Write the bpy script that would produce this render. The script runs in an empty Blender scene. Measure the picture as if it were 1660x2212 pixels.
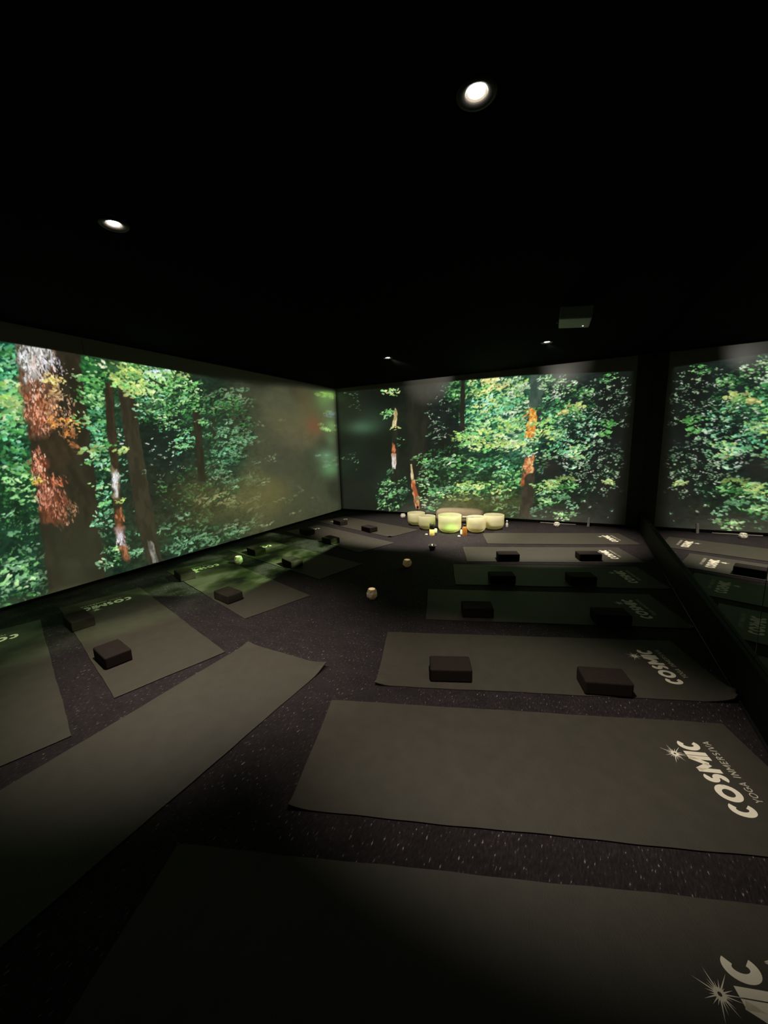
import bpy, bmesh, math, random
import numpy as np
from mathutils import Vector, Matrix

# ------------------------------------------------------------------ camera
FPX, YAW, PITCH, ROLL = 833.26, 0.476776, 0.172379, -0.029837
EYE = np.array([0.0, 0.0, 1.3])
XL, XR, YB, YF, ZC = -4.353, 0.753, 6.524, -3.2, 2.401

def _axes():
    f = np.array([-math.sin(YAW)*math.cos(PITCH), math.cos(YAW)*math.cos(PITCH), -math.sin(PITCH)])
    r = np.array([math.cos(YAW), math.sin(YAW), 0.0]); u = np.cross(r, f)
    c, s = math.cos(ROLL), math.sin(ROLL)
    return c*r+s*u, -s*r+c*u, f
RGT, UPV, FWD = _axes()
C = bpy.context.scene.collection
SC = bpy.context.scene
cam = bpy.data.objects.new('camera', bpy.data.cameras.new('camera')); C.objects.link(cam)
cam.data.sensor_fit = 'AUTO'; cam.data.sensor_width = 36.0
cam.data.lens = FPX/2212*36.0
cam.data.clip_start = 0.02
m = Matrix.Identity(4)
for i in range(3):
    m[i][0], m[i][1], m[i][2], m[i][3] = RGT[i], UPV[i], -FWD[i], EYE[i]
cam.matrix_world = m
SC.camera = cam

# ------------------------------------------------------------------ world, exposure
w = bpy.data.worlds.new('World'); SC.world = w; w.use_nodes = True
w.node_tree.nodes['Background'].inputs[0].default_value = (0, 0, 0, 1)
w.node_tree.nodes['Background'].inputs[1].default_value = 0.0
SC.view_settings.view_transform = 'Standard'
SC.view_settings.look = 'None'
SC.view_settings.exposure = 0.0
SC.view_settings.gamma = 1.0
SC.view_settings.use_curve_mapping = False
SPOT_W = 195.0         # each ceiling downlight
PROJ_W = 60.0          # spill of the projectors onto the floor
PICTURE = 1.0          # strength of the projected pictures

# ------------------------------------------------------------------ helpers
def obj(name, mesh, mat=None, parent=None):
    o = bpy.data.objects.new(name, mesh); C.objects.link(o)
    if mat is not None and not mesh.materials: mesh.materials.append(mat)
    if parent is not None: o.parent = parent
    return o
def from_bm(name, bm, mat, parent=None, smooth=False):
    me = bpy.data.meshes.new(name); bm.normal_update(); bm.to_mesh(me); bm.free()
    if smooth:
        me.polygons.foreach_set('use_smooth', [True]*len(me.polygons))
    return obj(name, me, mat, parent)
def empty(name, loc=(0, 0, 0), rz=0.0):
    o = bpy.data.objects.new(name, None); C.objects.link(o)
    o.location = loc; o.rotation_euler = (0, 0, rz); o.empty_display_size = 0.05
    return o
def tag(o, label, cat, group=None):
    o['label'] = label; o['category'] = cat
    if group: o['group'] = group
    return o
def structure(o): o['kind'] = 'structure'; return o
def box_bm(x0, x1, y0, y1, z0, z1, bevel=0.0, seg=2):
    bm = bmesh.new(); bmesh.ops.create_cube(bm, size=1.0)
    for v in bm.verts:
        v.co = Vector((x0+(v.co.x+.5)*(x1-x0), y0+(v.co.y+.5)*(y1-y0), z0+(v.co.z+.5)*(z1-z0)))
    if bevel: bmesh.ops.bevel(bm, geom=list(bm.edges), offset=bevel, segments=seg, profile=0.5, affect='EDGES')
    return bm
def lathe_bm(profile, n=48, close=False):
    bm = bmesh.new(); rings = []
    for r, z in profile:
        if r < 1e-6: rings.append([bm.verts.new((0, 0, z))])
        else: rings.append([bm.verts.new((r*math.cos(2*math.pi*k/n), r*math.sin(2*math.pi*k/n), z)) for k in range(n)])
    seq = list(zip(rings, rings[1:]))
    if close: seq.append((rings[-1], rings[0]))
    for a, b in seq:
        for k in range(n):
            k2 = (k+1) % n
            if len(a) == 1 and len(b) == 1: continue
            if len(a) == 1: bm.faces.new((a[0], b[k], b[k2]))
            elif len(b) == 1: bm.faces.new((a[k], b[0], a[k2]))
            else: bm.faces.new((a[k], b[k], b[k2], a[k2]))
    bmesh.ops.recalc_face_normals(bm, faces=bm.faces)
    return bm
def copy_tree(o, parent=None):
    c = o.copy(); C.objects.link(c)
    if parent is not None: c.parent = parent
    for ch in list(o.children): copy_tree(ch, c)
    return c
def lin(c):
    return tuple(((v/255)/12.92 if v/255 <= .04045 else ((v/255+.055)/1.055)**2.4) for v in c)

# ------------------------------------------------------------------ materials
def mat(name, col, rough=0.7, spec=0.3, metal=0.0, noise=None, bump=None, emis=None, estr=0.0):
    m = bpy.data.materials.new(name); m.use_nodes = True
    nt = m.node_tree; b = nt.nodes['Principled BSDF']
    b.inputs['Base Color'].default_value = (*col, 1); b.inputs['Roughness'].default_value = rough
    b.inputs['Specular IOR Level'].default_value = spec; b.inputs['Metallic'].default_value = metal
    if emis: b.inputs['Emission Color'].default_value = (*emis, 1); b.inputs['Emission Strength'].default_value = estr
    if noise or bump:
        tc = nt.nodes.new('ShaderNodeTexCoord')
    if noise:
        sc, c2, amt = noise
        n = nt.nodes.new('ShaderNodeTexNoise'); n.inputs['Scale'].default_value = sc; n.inputs['Detail'].default_value = 5
        r = nt.nodes.new('ShaderNodeValToRGB'); r.color_ramp.elements[0].position = .5-amt; r.color_ramp.elements[1].position = .5+amt
        r.color_ramp.elements[0].color = (*col, 1); r.color_ramp.elements[1].color = (*c2, 1)
        nt.links.new(tc.outputs['Object'], n.inputs['Vector']); nt.links.new(n.outputs['Fac'], r.inputs['Fac'])
        nt.links.new(r.outputs['Color'], b.inputs['Base Color'])
    if bump:
        sc, st, ds = bump
        n = nt.nodes.new('ShaderNodeTexNoise'); n.inputs['Scale'].default_value = sc; n.inputs['Detail'].default_value = 3
        bp = nt.nodes.new('ShaderNodeBump'); bp.inputs['Strength'].default_value = st; bp.inputs['Distance'].default_value = ds
        nt.links.new(tc.outputs['Object'], n.inputs['Vector']); nt.links.new(n.outputs['Fac'], bp.inputs['Height'])
        nt.links.new(bp.outputs['Normal'], b.inputs['Normal'])
    return m

def carpet_material():
    m = mat('carpet', (.02, .015, .016), rough=.85, spec=.2)
    nt = m.node_tree; b = nt.nodes['Principled BSDF']; L = nt.links
    tc = nt.nodes.new('ShaderNodeTexCoord')
    mp = nt.nodes.new('ShaderNodeMapping'); mp.inputs['Scale'].default_value = (150, 42, 1); mp.inputs['Rotation'].default_value = (0, 0, -.3)
    n1 = nt.nodes.new('ShaderNodeTexNoise'); n1.inputs['Scale'].default_value = 1; n1.inputs['Detail'].default_value = 2
    r1 = nt.nodes.new('ShaderNodeValToRGB')
    r1.color_ramp.elements[0].position = .35; r1.color_ramp.elements[0].color = (.0112, .0084, .0096, 1)
    r1.color_ramp.elements[1].position = .60; r1.color_ramp.elements[1].color = (.0215, .0163, .0184, 1)
    e = r1.color_ramp.elements.new(.675); e.color = (.030, .0235, .026, 1)
    e = r1.color_ramp.elements.new(.73); e.color = (.27, .235, .235, 1)
    n2 = nt.nodes.new('ShaderNodeTexNoise'); n2.inputs['Scale'].default_value = 9; n2.inputs['Detail'].default_value = 4
    mx = nt.nodes.new('ShaderNodeMixRGB'); mx.blend_type = 'MULTIPLY'; mx.inputs[0].default_value = .5
    r2 = nt.nodes.new('ShaderNodeValToRGB'); r2.color_ramp.elements[0].position = .3; r2.color_ramp.elements[1].position = .7
    r2.color_ramp.elements[0].color = (.5, .5, .5, 1); r2.color_ramp.elements[1].color = (1.3, 1.3, 1.3, 1)
    L.new(tc.outputs['Object'], mp.inputs['Vector']); L.new(mp.outputs['Vector'], n1.inputs['Vector'])
    L.new(tc.outputs['Object'], n2.inputs['Vector'])
    L.new(n1.outputs['Fac'], r1.inputs['Fac']); L.new(n2.outputs['Fac'], r2.inputs['Fac'])
    L.new(r1.outputs['Color'], mx.inputs[1]); L.new(r2.outputs['Color'], mx.inputs[2]); L.new(mx.outputs['Color'], b.inputs['Base Color'])
    n3 = nt.nodes.new('ShaderNodeTexNoise'); n3.inputs['Scale'].default_value = 260
    bp = nt.nodes.new('ShaderNodeBump'); bp.inputs['Strength'].default_value = .6; bp.inputs['Distance'].default_value = .004
    L.new(tc.outputs['Object'], n3.inputs['Vector']); L.new(n3.outputs['Fac'], bp.inputs['Height']); L.new(bp.outputs['Normal'], b.inputs['Normal'])
    return m
def mat_rubber():
    m = mat('mat_rubber', (.039, .034, .025), rough=.62, spec=.35)
    nt = m.node_tree; b = nt.nodes['Principled BSDF']; L = nt.links
    tc = nt.nodes.new('ShaderNodeTexCoord')
    n = nt.nodes.new('ShaderNodeTexNoise'); n.inputs['Scale'].default_value = 14; n.inputs['Detail'].default_value = 8
    r = nt.nodes.new('ShaderNodeValToRGB'); r.color_ramp.elements[0].position = .3; r.color_ramp.elements[1].position = .7
    r.color_ramp.elements[0].color = (.0380, .0335, .0250, 1); r.color_ramp.elements[1].color = (.0460, .0405, .0305, 1)
    L.new(tc.outputs['Object'], n.inputs['Vector']); L.new(n.outputs['Fac'], r.inputs['Fac']); L.new(r.outputs['Color'], b.inputs['Base Color'])
    mp = nt.nodes.new('ShaderNodeMapping'); mp.inputs['Scale'].default_value = (330, 60, 60)
    n2 = nt.nodes.new('ShaderNodeTexNoise'); n2.inputs['Scale'].default_value = 1; n2.inputs['Detail'].default_value = 2
    bp = nt.nodes.new('ShaderNodeBump'); bp.inputs['Strength'].default_value = .35; bp.inputs['Distance'].default_value = .002
    L.new(tc.outputs['Object'], mp.inputs['Vector']); L.new(mp.outputs['Vector'], n2.inputs['Vector']); L.new(n2.outputs['Fac'], bp.inputs['Height'])
    L.new(bp.outputs['Normal'], b.inputs['Normal'])
    return m
M = {}
M['carpet'] = carpet_material()
M['mat'] = mat_rubber()
M['ceiling'] = mat('ceiling_black', (.0016, .0016, .0016), rough=.95, spec=.03, noise=(6, (.0022, .0022, .002), .2))
M['wall'] = mat('wall_grey_paint', (.27, .27, .23), rough=.5, spec=.3, noise=(5, (.31, .31, .265), .25))
M['dark_wall'] = mat('wall_dark_paint', (.03, .03, .028), rough=.8, spec=.1, noise=(5, (.036, .036, .033), .25))
M['skirting'] = mat('black_skirting', (.0025, .0025, .0025), rough=.6, spec=.12, noise=(20, (.0035, .0035, .0035), .2))
M['gloss_trim'] = mat('gloss_black_trim', (.01, .011, .011), rough=.18, spec=.6, noise=(20, (.013, .013, .013), .2))
M['mirror'] = mat('mirror_silver', (.80, .82, .80), rough=.015, metal=1.0)
M['mirror_edge'] = mat('mirror_edge_dark', (.01, .012, .012), rough=.3, noise=(30, (.014, .014, .014), .2))
M['foam'] = mat('dark_brown_foam', (.0155, .0108, .0095), rough=.8, spec=.12, noise=(60, (.0198, .0138, .012), .2), bump=(300, .3, .002))
M['print'] = mat('cream_print', (.80, .735, .60), rough=.6, spec=.3, noise=(80, (.86, .79, .66), .25))
M['print_dim'] = mat('faded_cream_print', (.46, .42, .345), rough=.6, spec=.3, noise=(80, (.51, .47, .39), .25))
M['lens'] = mat('lamp_lens', (1, 1, 1), emis=(1.0, .95, .84), estr=80.0)
M['reflector'] = mat('lamp_reflector', (.16, .14, .11), rough=.6, noise=(90, (.19, .16, .13), .2))
M['lamp_trim'] = mat('lamp_trim_black', (.022, .018, .014), rough=.5, noise=(60, (.018, .018, .018), .2))
M['projector'] = mat('projector_shell', (.30, .305, .28), rough=.5, noise=(40, (.33, .335, .31), .2))
M['projector_dark'] = mat('projector_vent_dark', (.02, .02, .02), rough=.5, noise=(40, (.028, .028, .028), .2))
M['led'] = mat('indicator_light', (.5, .5, .5), emis=(.9, 1.0, .85), estr=1.0)
def thin_white():
    m = mat('white_porcelain', (.66, .65, .60), rough=.4, spec=.4, noise=(40, (.74, .73, .68), .3), bump=(120, .3, .003))
    nt = m.node_tree; b = nt.nodes['Principled BSDF']; out = nt.nodes['Material Output']
    t = nt.nodes.new('ShaderNodeBsdfTranslucent'); t.inputs[0].default_value = (.80, .80, .76, 1)
    mx = nt.nodes.new('ShaderNodeMixShader'); mx.inputs[0].default_value = .25
    nt.links.new(b.outputs[0], mx.inputs[1]); nt.links.new(t.outputs[0], mx.inputs[2]); nt.links.new(mx.outputs[0], out.inputs['Surface'])
    return m
def frosted():
    m = mat('frosted_quartz', (.76, .735, .51), rough=.45, spec=.4, noise=(9, (.83, .81, .61), .3))
    nt = m.node_tree; b = nt.nodes['Principled BSDF']; out = nt.nodes['Material Output']
    t = nt.nodes.new('ShaderNodeBsdfTranslucent'); t.inputs[0].default_value = (.86, .83, .58, 1)
    mx = nt.nodes.new('ShaderNodeMixShader'); mx.inputs[0].default_value = .5
    nt.links.new(b.outputs[0], mx.inputs[1]); nt.links.new(t.outputs[0], mx.inputs[2]); nt.links.new(mx.outputs[0], out.inputs['Surface'])
    return m
M['quartz'] = frosted()
M['porcelain'] = thin_white()
M['dark_glass'] = mat('smoked_glass', (.03, .033, .033), rough=.15, spec=.6, noise=(40, (.05, .05, .05), .3))
M['flame'] = mat('flame', (1, .8, .4), emis=(1.0, .78, .36), estr=3.0)
M['wax_lit'] = mat('lit_wax', (.8, .55, .25), rough=.6, emis=(1.0, .58, .20), estr=1.0, noise=(30, (.9, .62, .3), .3))
M['wax_pale'] = mat('pale_wax', (.85, .82, .66), rough=.6, emis=(1.0, .92, .62), estr=.25, noise=(30, (.9, .86, .7), .3))
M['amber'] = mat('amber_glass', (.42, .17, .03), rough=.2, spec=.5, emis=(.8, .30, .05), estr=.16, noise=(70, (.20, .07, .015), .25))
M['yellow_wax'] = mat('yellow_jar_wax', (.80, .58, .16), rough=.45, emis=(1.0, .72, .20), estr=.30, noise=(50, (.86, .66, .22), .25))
M['picture_card'] = mat('dark_printed_card', (.03, .04, .02), rough=.5, noise=(60, (.13, .14, .06), .2))
M['cushion'] = mat('olive_brown_fabric', (.30, .25, .16), rough=.9, spec=.1, noise=(30, (.36, .30, .20), .25), bump=(220, .5, .004))
M['suede'] = mat('pale_suede', (.55, .52, .36), rough=.8, noise=(60, (.8, .77, .58), .25))
M['rubber_black'] = mat('black_rubber', (.008, .008, .008), rough=.5, noise=(60, (.013, .013, .013), .25))
M['crystal'] = mat('pale_crystal', (.45, .45, .42), rough=.2, spec=.6, noise=(60, (.62, .62, .58), .25))
M['smoky'] = mat('smoky_crystal', (.20, .20, .185), rough=.3, spec=.4, noise=(60, (.30, .30, .28), .25))
M['pale_stick'] = mat('pale_wood_stick', (.50, .46, .36), rough=.5, noise=(40, (.56, .52, .42), .25))

# ------------------------------------------------------------------ room shell
structure(from_bm('floor', box_bm(XL-.1, XR+.15, YF-.1, YB+.1, -.10, 0), M['carpet']))
structure(from_bm('ceiling', box_bm(XL-.1, XR+.15, YF-.1, YB+.1, ZC, ZC+.1), M['ceiling']))
structure(from_bm('wall_left', box_bm(XL-.1, XL, YF, YB, 0, ZC), M['wall']))
structure(from_bm('wall_back', box_bm(XL-.1, XR+.15, YB, YB+.1, 0, ZC), M['dark_wall']))
structure(from_bm('wall_right', box_bm(XR+.03, XR+.15, YF, YB, 0, ZC), M['dark_wall']))
structure(from_bm('wall_front', box_bm(XL-.1, XR+.15, YF-.1, YF, 0, ZC), M['dark_wall']))
structure(from_bm('baseboard_left', box_bm(XL, XL+.012, YF, YB-.012, 0, .028, .003), M['skirting']))
structure(from_bm('baseboard_back', box_bm(XL, XR, YB-.012, YB, 0, .040, .003), M['skirting']))
structure(from_bm('baseboard_right', box_bm(XR, XR+.03, YF, YB-.012, 0, .245, .004), M['skirting']))
structure(from_bm('trim_1', box_bm(XR-.012, XR, YF, YB-.012, 0, .016, .004), M['gloss_trim']))
structure(from_bm('trim_2', box_bm(XR+.004, XR+.03, YF, YB, ZC-.045, ZC, .003), M['ceiling']))

def mirror_panel(y0, y1, label):
    t = empty('wall_mirror', (XR+.03, (y0+y1)/2, .245))
    tag(t, label, 'mirror', 'mirror panels on the right wall')
    h = (y1-y0)/2
    from_bm('mirror_glass', box_bm(-.006, 0, -h+.003, h-.003, .002, ZC-.047-.245), M['mirror'], t)
    from_bm('mirror_edge', box_bm(-.005, 0, -h, -h+.003, .002, ZC-.047-.245), M['mirror_edge'], t)
    from_bm('mirror_edge', box_bm(-.005, 0, h-.003, h, .002, ZC-.047-.245), M['mirror_edge'], t)
    return t
mirror_panel(2.29, YB-.004, 'wall mirror panel between the seam and back corner, reflecting the forest picture')
mirror_panel(-1.95, 2.288, 'wall mirror panel on the near side of the seam, by the photo\'s right edge')

# ------------------------------------------------------------------ projected pictures
def ray(px, py):
    return FWD + RGT*(px-830)/FPX - UPV*(py-1106)/FPX
def on_left(px, py):
    d = ray(px, py); t = XL/d[0]; return d[1]*t, EYE[2]+d[2]*t
def on_back(px, py):
    d = ray(px, py); t = YB/d[1]; return d[0]*t, EYE[2]+d[2]*t

class Picture:
    """A forest picture worked out in metres on its wall (u along the wall, v up)."""
    def __init__(s, u0, u1, v1, res, where, seed):
        s.u0, s.v0, s.res, s.where = u0, 0.0, res, where
        s.nu, s.nv = int((u1-u0)/res), int(v1/res)
        s.rng = np.random.default_rng(seed)
        s.a = np.zeros((s.nv, s.nu, 3), np.float32)
        s.N = None
        s.U, s.V = np.meshgrid(u0+(np.arange(s.nu)+.5)*res, (np.arange(s.nv)+.5)*res)
    def noise(s, cell, cellv=None):
        cellv = cellv or cell
        gu, gv = int(s.nu*s.res/cell)+3, int(s.nv*s.res/cellv)+3
        g = s.rng.random((gv, gu)).astype(np.float32)
        x = np.arange(s.nu)*s.res/cell; y = np.arange(s.nv)*s.res/cellv
        xi, yi = x.astype(int), y.astype(int); fx, fy = x-xi, y-yi
        fx = fx*fx*(3-2*fx); fy = fy*fy*(3-2*fy)
        a = g[yi][:, xi]; b = g[yi][:, xi+1]; c = g[yi+1][:, xi]; d = g[yi+1][:, xi+1]
        return (a*(1-fx)+b*fx)*(1-fy)[:, None]+(c*(1-fx)+d*fx)*fy[:, None]
    def base(s, samples, grain):
        num = np.zeros_like(s.a); den = np.full((s.nv, s.nu, 1), 1e-9, np.float32)
        for px, py, col, rad in samples:
            u, v = s.where(px, py); u2, v2 = s.where(px+rad, py); u3, v3 = s.where(px, py+rad)
            ru = max(abs(u2-u), .04); rv = max(abs(v3-v), .04)
            w_ = 1.0/(1e-3+((s.U-u)/ru)**2+((s.V-v)/rv)**2)**2
            num += w_[..., None]*np.array(col, np.float32); den += w_[..., None]
        s.a = num/den
        s.N = (.6*s.noise(3.2*s.res)+.4*s.noise(6.5*s.res)-.5).astype(np.float32)
        n = .35*s.noise(.10, .06)+.30*s.noise(.035, .022)+.35*s.noise(.016, .012)
        amp = grain(s.U)
        s.a *= (1-amp*.62+amp*n)[..., None]
        s.a[..., 0] *= 1-.10*np.clip(amp, 0, 1)
    def stamp(s, px, py, L, asp, ang, col, alpha, soft=2.5):
        c, q = math.cos(ang), math.sin(ang)
        u, v = s.where(px, py); ua, va = s.where(px+L*c, py+L*q); ub, vb = s.where(px-L*asp*q, py+L*asp*c)
        A = np.array([[ua-u, ub-u], [va-v, vb-v]])
        ext_u = 1.35*(abs(A[0, 0])+abs(A[0, 1])); ext_v = 1.35*(abs(A[1, 0])+abs(A[1, 1]))
        i0 = max(0, int((u-ext_u-s.u0)/s.res)); i1 = min(s.nu, int((u+ext_u-s.u0)/s.res)+2)
        j0 = max(0, int((v-ext_v)/s.res)); j1 = min(s.nv, int((v+ext_v)/s.res)+2)
        if i0 >= i1 or j0 >= j1: return
        Ai = np.linalg.inv(A+np.eye(2)*1e-9)
        du = s.U[j0:j1, i0:i1]-u; dv = s.V[j0:j1, i0:i1]-v
        p = Ai[0, 0]*du+Ai[0, 1]*dv; r = Ai[1, 0]*du+Ai[1, 1]*dv
        k = np.clip((1-p*p-r*r+2.2*s.N[j0:j1, i0:i1])*soft, 0, 1)*np.clip((1.9-p*p-r*r)*2, 0, 1)*alpha
        shade = 1+.12*p
        blk = s.a[j0:j1, i0:i1]
        blk += k[..., None]*(np.array(col, np.float32)*shade[..., None]-blk)
    def foliage(s, px, py, rx, ry, n, L, cols, ang=-.15, asp=.42, alpha=.92, spray=6, jit=.35, soft=2.5, tone=(1, 1, 1)):
        R = s.rng
        for _ in range(max(1, n//spray)):
            th = R.random()*2*math.pi; rr = math.sqrt(R.random())
            cx, cy = px+rx*rr*math.cos(th), py+ry*rr*math.sin(th)
            a0 = ang+R.normal()*jit*.5
            ci = R.integers(len(cols)); bright = .80+.42*R.random()
            for k in range(spray):
                t = (k-spray/2)*L*.9
                x = cx+t*math.cos(a0)+R.normal()*L*.7; y = cy+t*math.sin(a0)+R.normal()*L*.6
                col = np.array(cols[ci if R.random() < .7 else R.integers(len(cols))])*tone*bright*(.85+.3*R.random())
                s.stamp(x, y, L*(.55+.7*R.random()), asp*(.7+.6*R.random()), a0+R.normal()*jit, np.minimum(col, 252), alpha*(.75+.25*R.random()), soft)
    def mask(s, poly, jag=.0, soft=.006):
        pts = [s.where(*p) for p in poly]
        us = [p[0] for p in pts]; vs = [p[1] for p in pts]
        i0 = max(0, int((min(us)-.05-s.u0)/s.res)); i1 = min(s.nu, int((max(us)+.05-s.u0)/s.res)+2)
        j0 = max(0, int((min(vs)-.05)/s.res)); j1 = min(s.nv, int((max(vs)+.05)/s.res)+2)
        U, V = s.U[j0:j1, i0:i1].copy(), s.V[j0:j1, i0:i1].copy()
        if jag:
            sh = (j1-j0, i1-i0)
            U += jag*(s.noise(.05, .05)[j0:j1, i0:i1]-.5)*2; V += jag*(s.noise(.03, .06)[j0:j1, i0:i1]-.5)*2
        inside = np.zeros(U.shape, bool); dist = np.full(U.shape, 9., np.float32)
        for (x1, y1), (x2, y2) in zip(pts, pts[1:]+pts[:1]):
            cond = ((y1 > V) != (y2 > V)) & (U < (x2-x1)*(V-y1)/((y2-y1) if abs(y2-y1) > 1e-9 else 1e-9)+x1)
            inside ^= cond
            ex, ey = x2-x1, y2-y1; L2 = ex*ex+ey*ey+1e-12
            t = np.clip(((U-x1)*ex+(V-y1)*ey)/L2, 0, 1)
            dist = np.minimum(dist, np.hypot(U-x1-t*ex, V-y1-t*ey))
        sd = np.where(inside, dist, -dist)
        return np.clip(.5+sd/soft/2, 0, 1), (slice(j0, j1), slice(i0, i1))
    def fill(s, poly, c1, c2, cell=(.03, .16), contrast=(.35, .65), alpha=1.0, jag=.0, soft=.006, holes=None):
        k, sl = s.mask(poly, jag, soft)
        n = (.65*s.noise(*cell)+.35*s.noise(cell[0]*.4, cell[1]*.35))[sl]
        t = np.clip((n-contrast[0])/(contrast[1]-contrast[0]), 0, 1)[..., None]
        col = np.array(c1, np.float32)*(1-t)+np.array(c2, np.float32)*t
        kk = k*alpha
        if holes is not None:
            h = s.noise(*holes[0])[sl]; kk = kk*np.clip((h-holes[1])*8+.5, 0, 1)
        s.a[sl] += kk[..., None]*(col-s.a[sl])
    def glow(s, px, py, rx, ry, col, alpha):
        u, v = s.where(px, py); u2, _ = s.where(px+rx, py); _, v3 = s.where(px, py+ry)
        k = np.exp(-(((s.U-u)/(u2-u))**2+((s.V-v)/(v3-v))**2))*alpha
        s.a += k[..., None]*(np.array(col, np.float32)-s.a)
    def sample(s, u, v):
        x = np.clip((u-s.u0)/s.res-.5, 0, s.nu-1.001); y = np.clip(v/s.res-.5, 0, s.nv-1.001)
        xi, yi = x.astype(int), y.astype(int); fx, fy = (x-xi)[..., None], (y-yi)[..., None]
        return (s.a[yi, xi]*(1-fx)+s.a[yi, xi+1]*fx)*(1-fy)+(s.a[yi+1, xi]*(1-fx)+s.a[yi+1, xi+1]*fx)*fy

YG = [(226, 240, 150), (196, 226, 122), (165, 208, 105)]
PG = [(190, 236, 160), (150, 216, 132), (112, 186, 100)]
TL = [(160, 232, 182), (112, 196, 142), (70, 150, 104)]
MG = [(96, 168, 84), (64, 134, 66), (42, 104, 54)]
DK = [(14, 40, 26), (10, 28, 18), (18, 48, 26)]
WH = [(230, 242, 212), (204, 224, 186), (172, 206, 158)]
HZ = [(140, 158, 118), (118, 136, 98), (100, 120, 86)]
HT = [(134, 182, 138), (102, 152, 108), (78, 122, 84)]

def paint_left():
    P = Picture(-.7, YB, 2.40, .004, on_left, 7)
    P.base([(15, 780, (30, 92, 78), 30), (30, 860, (75, 132, 78), 35), (30, 960, (32, 84, 50), 40), (40, 1090, (22, 58, 34), 40),
        (-150, 850, (40, 95, 60), 90), (-150, 1100, (28, 60, 40), 90), (-400, 900, (30, 70, 45), 120), (-400, 1250, (24, 50, 34), 120),
        (60, 1150, (26, 58, 40), 40), (50, 1230, (30, 62, 44), 40), (70, 1300, (20, 38, 28), 30),
        (190, 830, (44, 98, 52), 30), (215, 940, (32, 70, 48), 30), (230, 1050, (26, 52, 38), 30), (215, 1200, (28, 48, 36), 40),
        (330, 830, (70, 104, 62), 40), (360, 960, (22, 34, 30), 50), (330, 1050, (34, 37, 29), 40), (380, 1090, (42, 44, 31), 40),
        (450, 840, (32, 48, 35), 35), (450, 930, (36, 56, 42), 40), (490, 1000, (42, 56, 42), 40), (530, 890, (58, 62, 45), 40),
        (440, 1085, (70, 66, 40), 45), (560, 1060, (90, 86, 54), 55), (480, 1150, (54, 60, 40), 40), (400, 1180, (38, 56, 40), 30),
        (600, 880, (78, 78, 58), 45), (650, 935, (88, 83, 60), 40), (600, 1000, (68, 68, 52), 45), (690, 1000, (60, 63, 46), 40),
        (690, 1080, (66, 68, 50), 40), (640, 1120, (70, 70, 48), 40), (560, 815, (46, 45, 35), 30), (650, 845, (58, 56, 42), 25),
        (480, 800, (18, 22, 16), 18), (722, 1060, (48, 50, 37), 25)], lambda U: np.interp(U, [3.4, 4.6], [1.2, .25]))
    F = P.foliage
    # off to the left of the photograph the picture simply goes on
    for q in ((15, 820, 30, 90), (40, 1000, 50, 60), (210, 900, 34, 120), (320, 840, 80, 40), (400, 900, 60, 60), (480, 950, 70, 70), (50, 1230, 60, 60), (240, 1150, 34, 70)):
        F(*q, int(q[2]*q[3]/28), 6, DK, ang=.1, alpha=.6, spray=4)
    F(-180, 950, 170, 260, 700, 11, MG+PG, alpha=.9); F(-180, 1180, 170, 160, 400, 9, HT+MG, alpha=.9)
    F(-520, 1000, 240, 420, 600, 12, MG+PG, alpha=.9)
    for q in ((20, 850, 45, 120), (45, 1060, 60, 110), (50, 1250, 70, 70), (215, 930, 40, 150), (240, 1150, 40, 80), (360, 860, 90, 70), (470, 930, 80, 90), (430, 1060, 90, 60), (450, 1160, 90, 30)):
        F(*q, int(q[2]*q[3]/9), 3.6, MG+DK+HT[2:], ang=-.05, alpha=.62, spray=3, jit=.6)
    # left of the big trunk
    F(15, 800, 30, 70, 130, 8, MG+TL); F(12, 800, 25, 60, 70, 7, TL, ang=.2); F(25, 870, 32, 45, 110, 9, YG+PG, ang=.15)
    F(30, 910, 32, 30, 60, 8, PG); F(35, 960, 45, 50, 110, 7, MG+TL, ang=.1); F(40, 1030, 50, 40, 80, 8, MG+PG, ang=.05)
    F(45, 1055, 45, 25, 36, 7, PG, ang=-.1); F(40, 1130, 50, 40, 36, 6, HT, ang=-.4); F(60, 1200, 55, 30, 40, 7, HT, ang=-.25)
    F(45, 1240, 55, 32, 130, 7, HT+PG, ang=-.35); F(90, 1250, 20, 28, 24, 6, HT, ang=-.4); F(40, 1285, 40, 25, 40, 5, HT+MG, ang=-.4)
    # the big trunk: dark mass, then the sunlit bark on its left
    P.fill([(31, 690), (40, 800), (52, 870), (64, 950), (74, 1030), (84, 1110), (96, 1190), (108, 1320), (236, 1320), (228, 1240), (214, 1120), (204, 1010), (190, 910), (178, 820), (168, 690)],
           (37, 33, 23), (48, 42, 31), cell=(.05, .12), jag=.006)
    P.fill([(96, 1130), (106, 1320), (236, 1320), (226, 1220), (216, 1130)], (45, 44, 32), (54, 52, 38), cell=(.12, .2), alpha=.9, soft=.10)
    bark = dict(asp=.30, jit=.22, spray=3, soft=3, tone=(1.12, 1.17, 1.24))
    P.fill([(32, 690), (42, 815), (54, 870), (66, 950), (84, 950), (126, 920), (128, 870), (116, 810), (118, 770), (108, 690)], (84, 56, 40), (122, 92, 70), cell=(.018, .08), jag=.03, soft=.02)
    P.fill([(32, 690), (40, 800), (60, 830), (84, 812), (118, 790), (108, 690)], (104, 98, 84), (176, 172, 166), cell=(.018, .07), jag=.03, soft=.015)
    F(72, 765, 36, 34, 190, 6, [(232, 230, 228), (212, 206, 200), (190, 184, 172)], ang=1.35, **bark); F(60, 760, 26, 34, 60, 5, [(92, 88, 70), (70, 62, 50)], ang=1.35, **bark)
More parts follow.
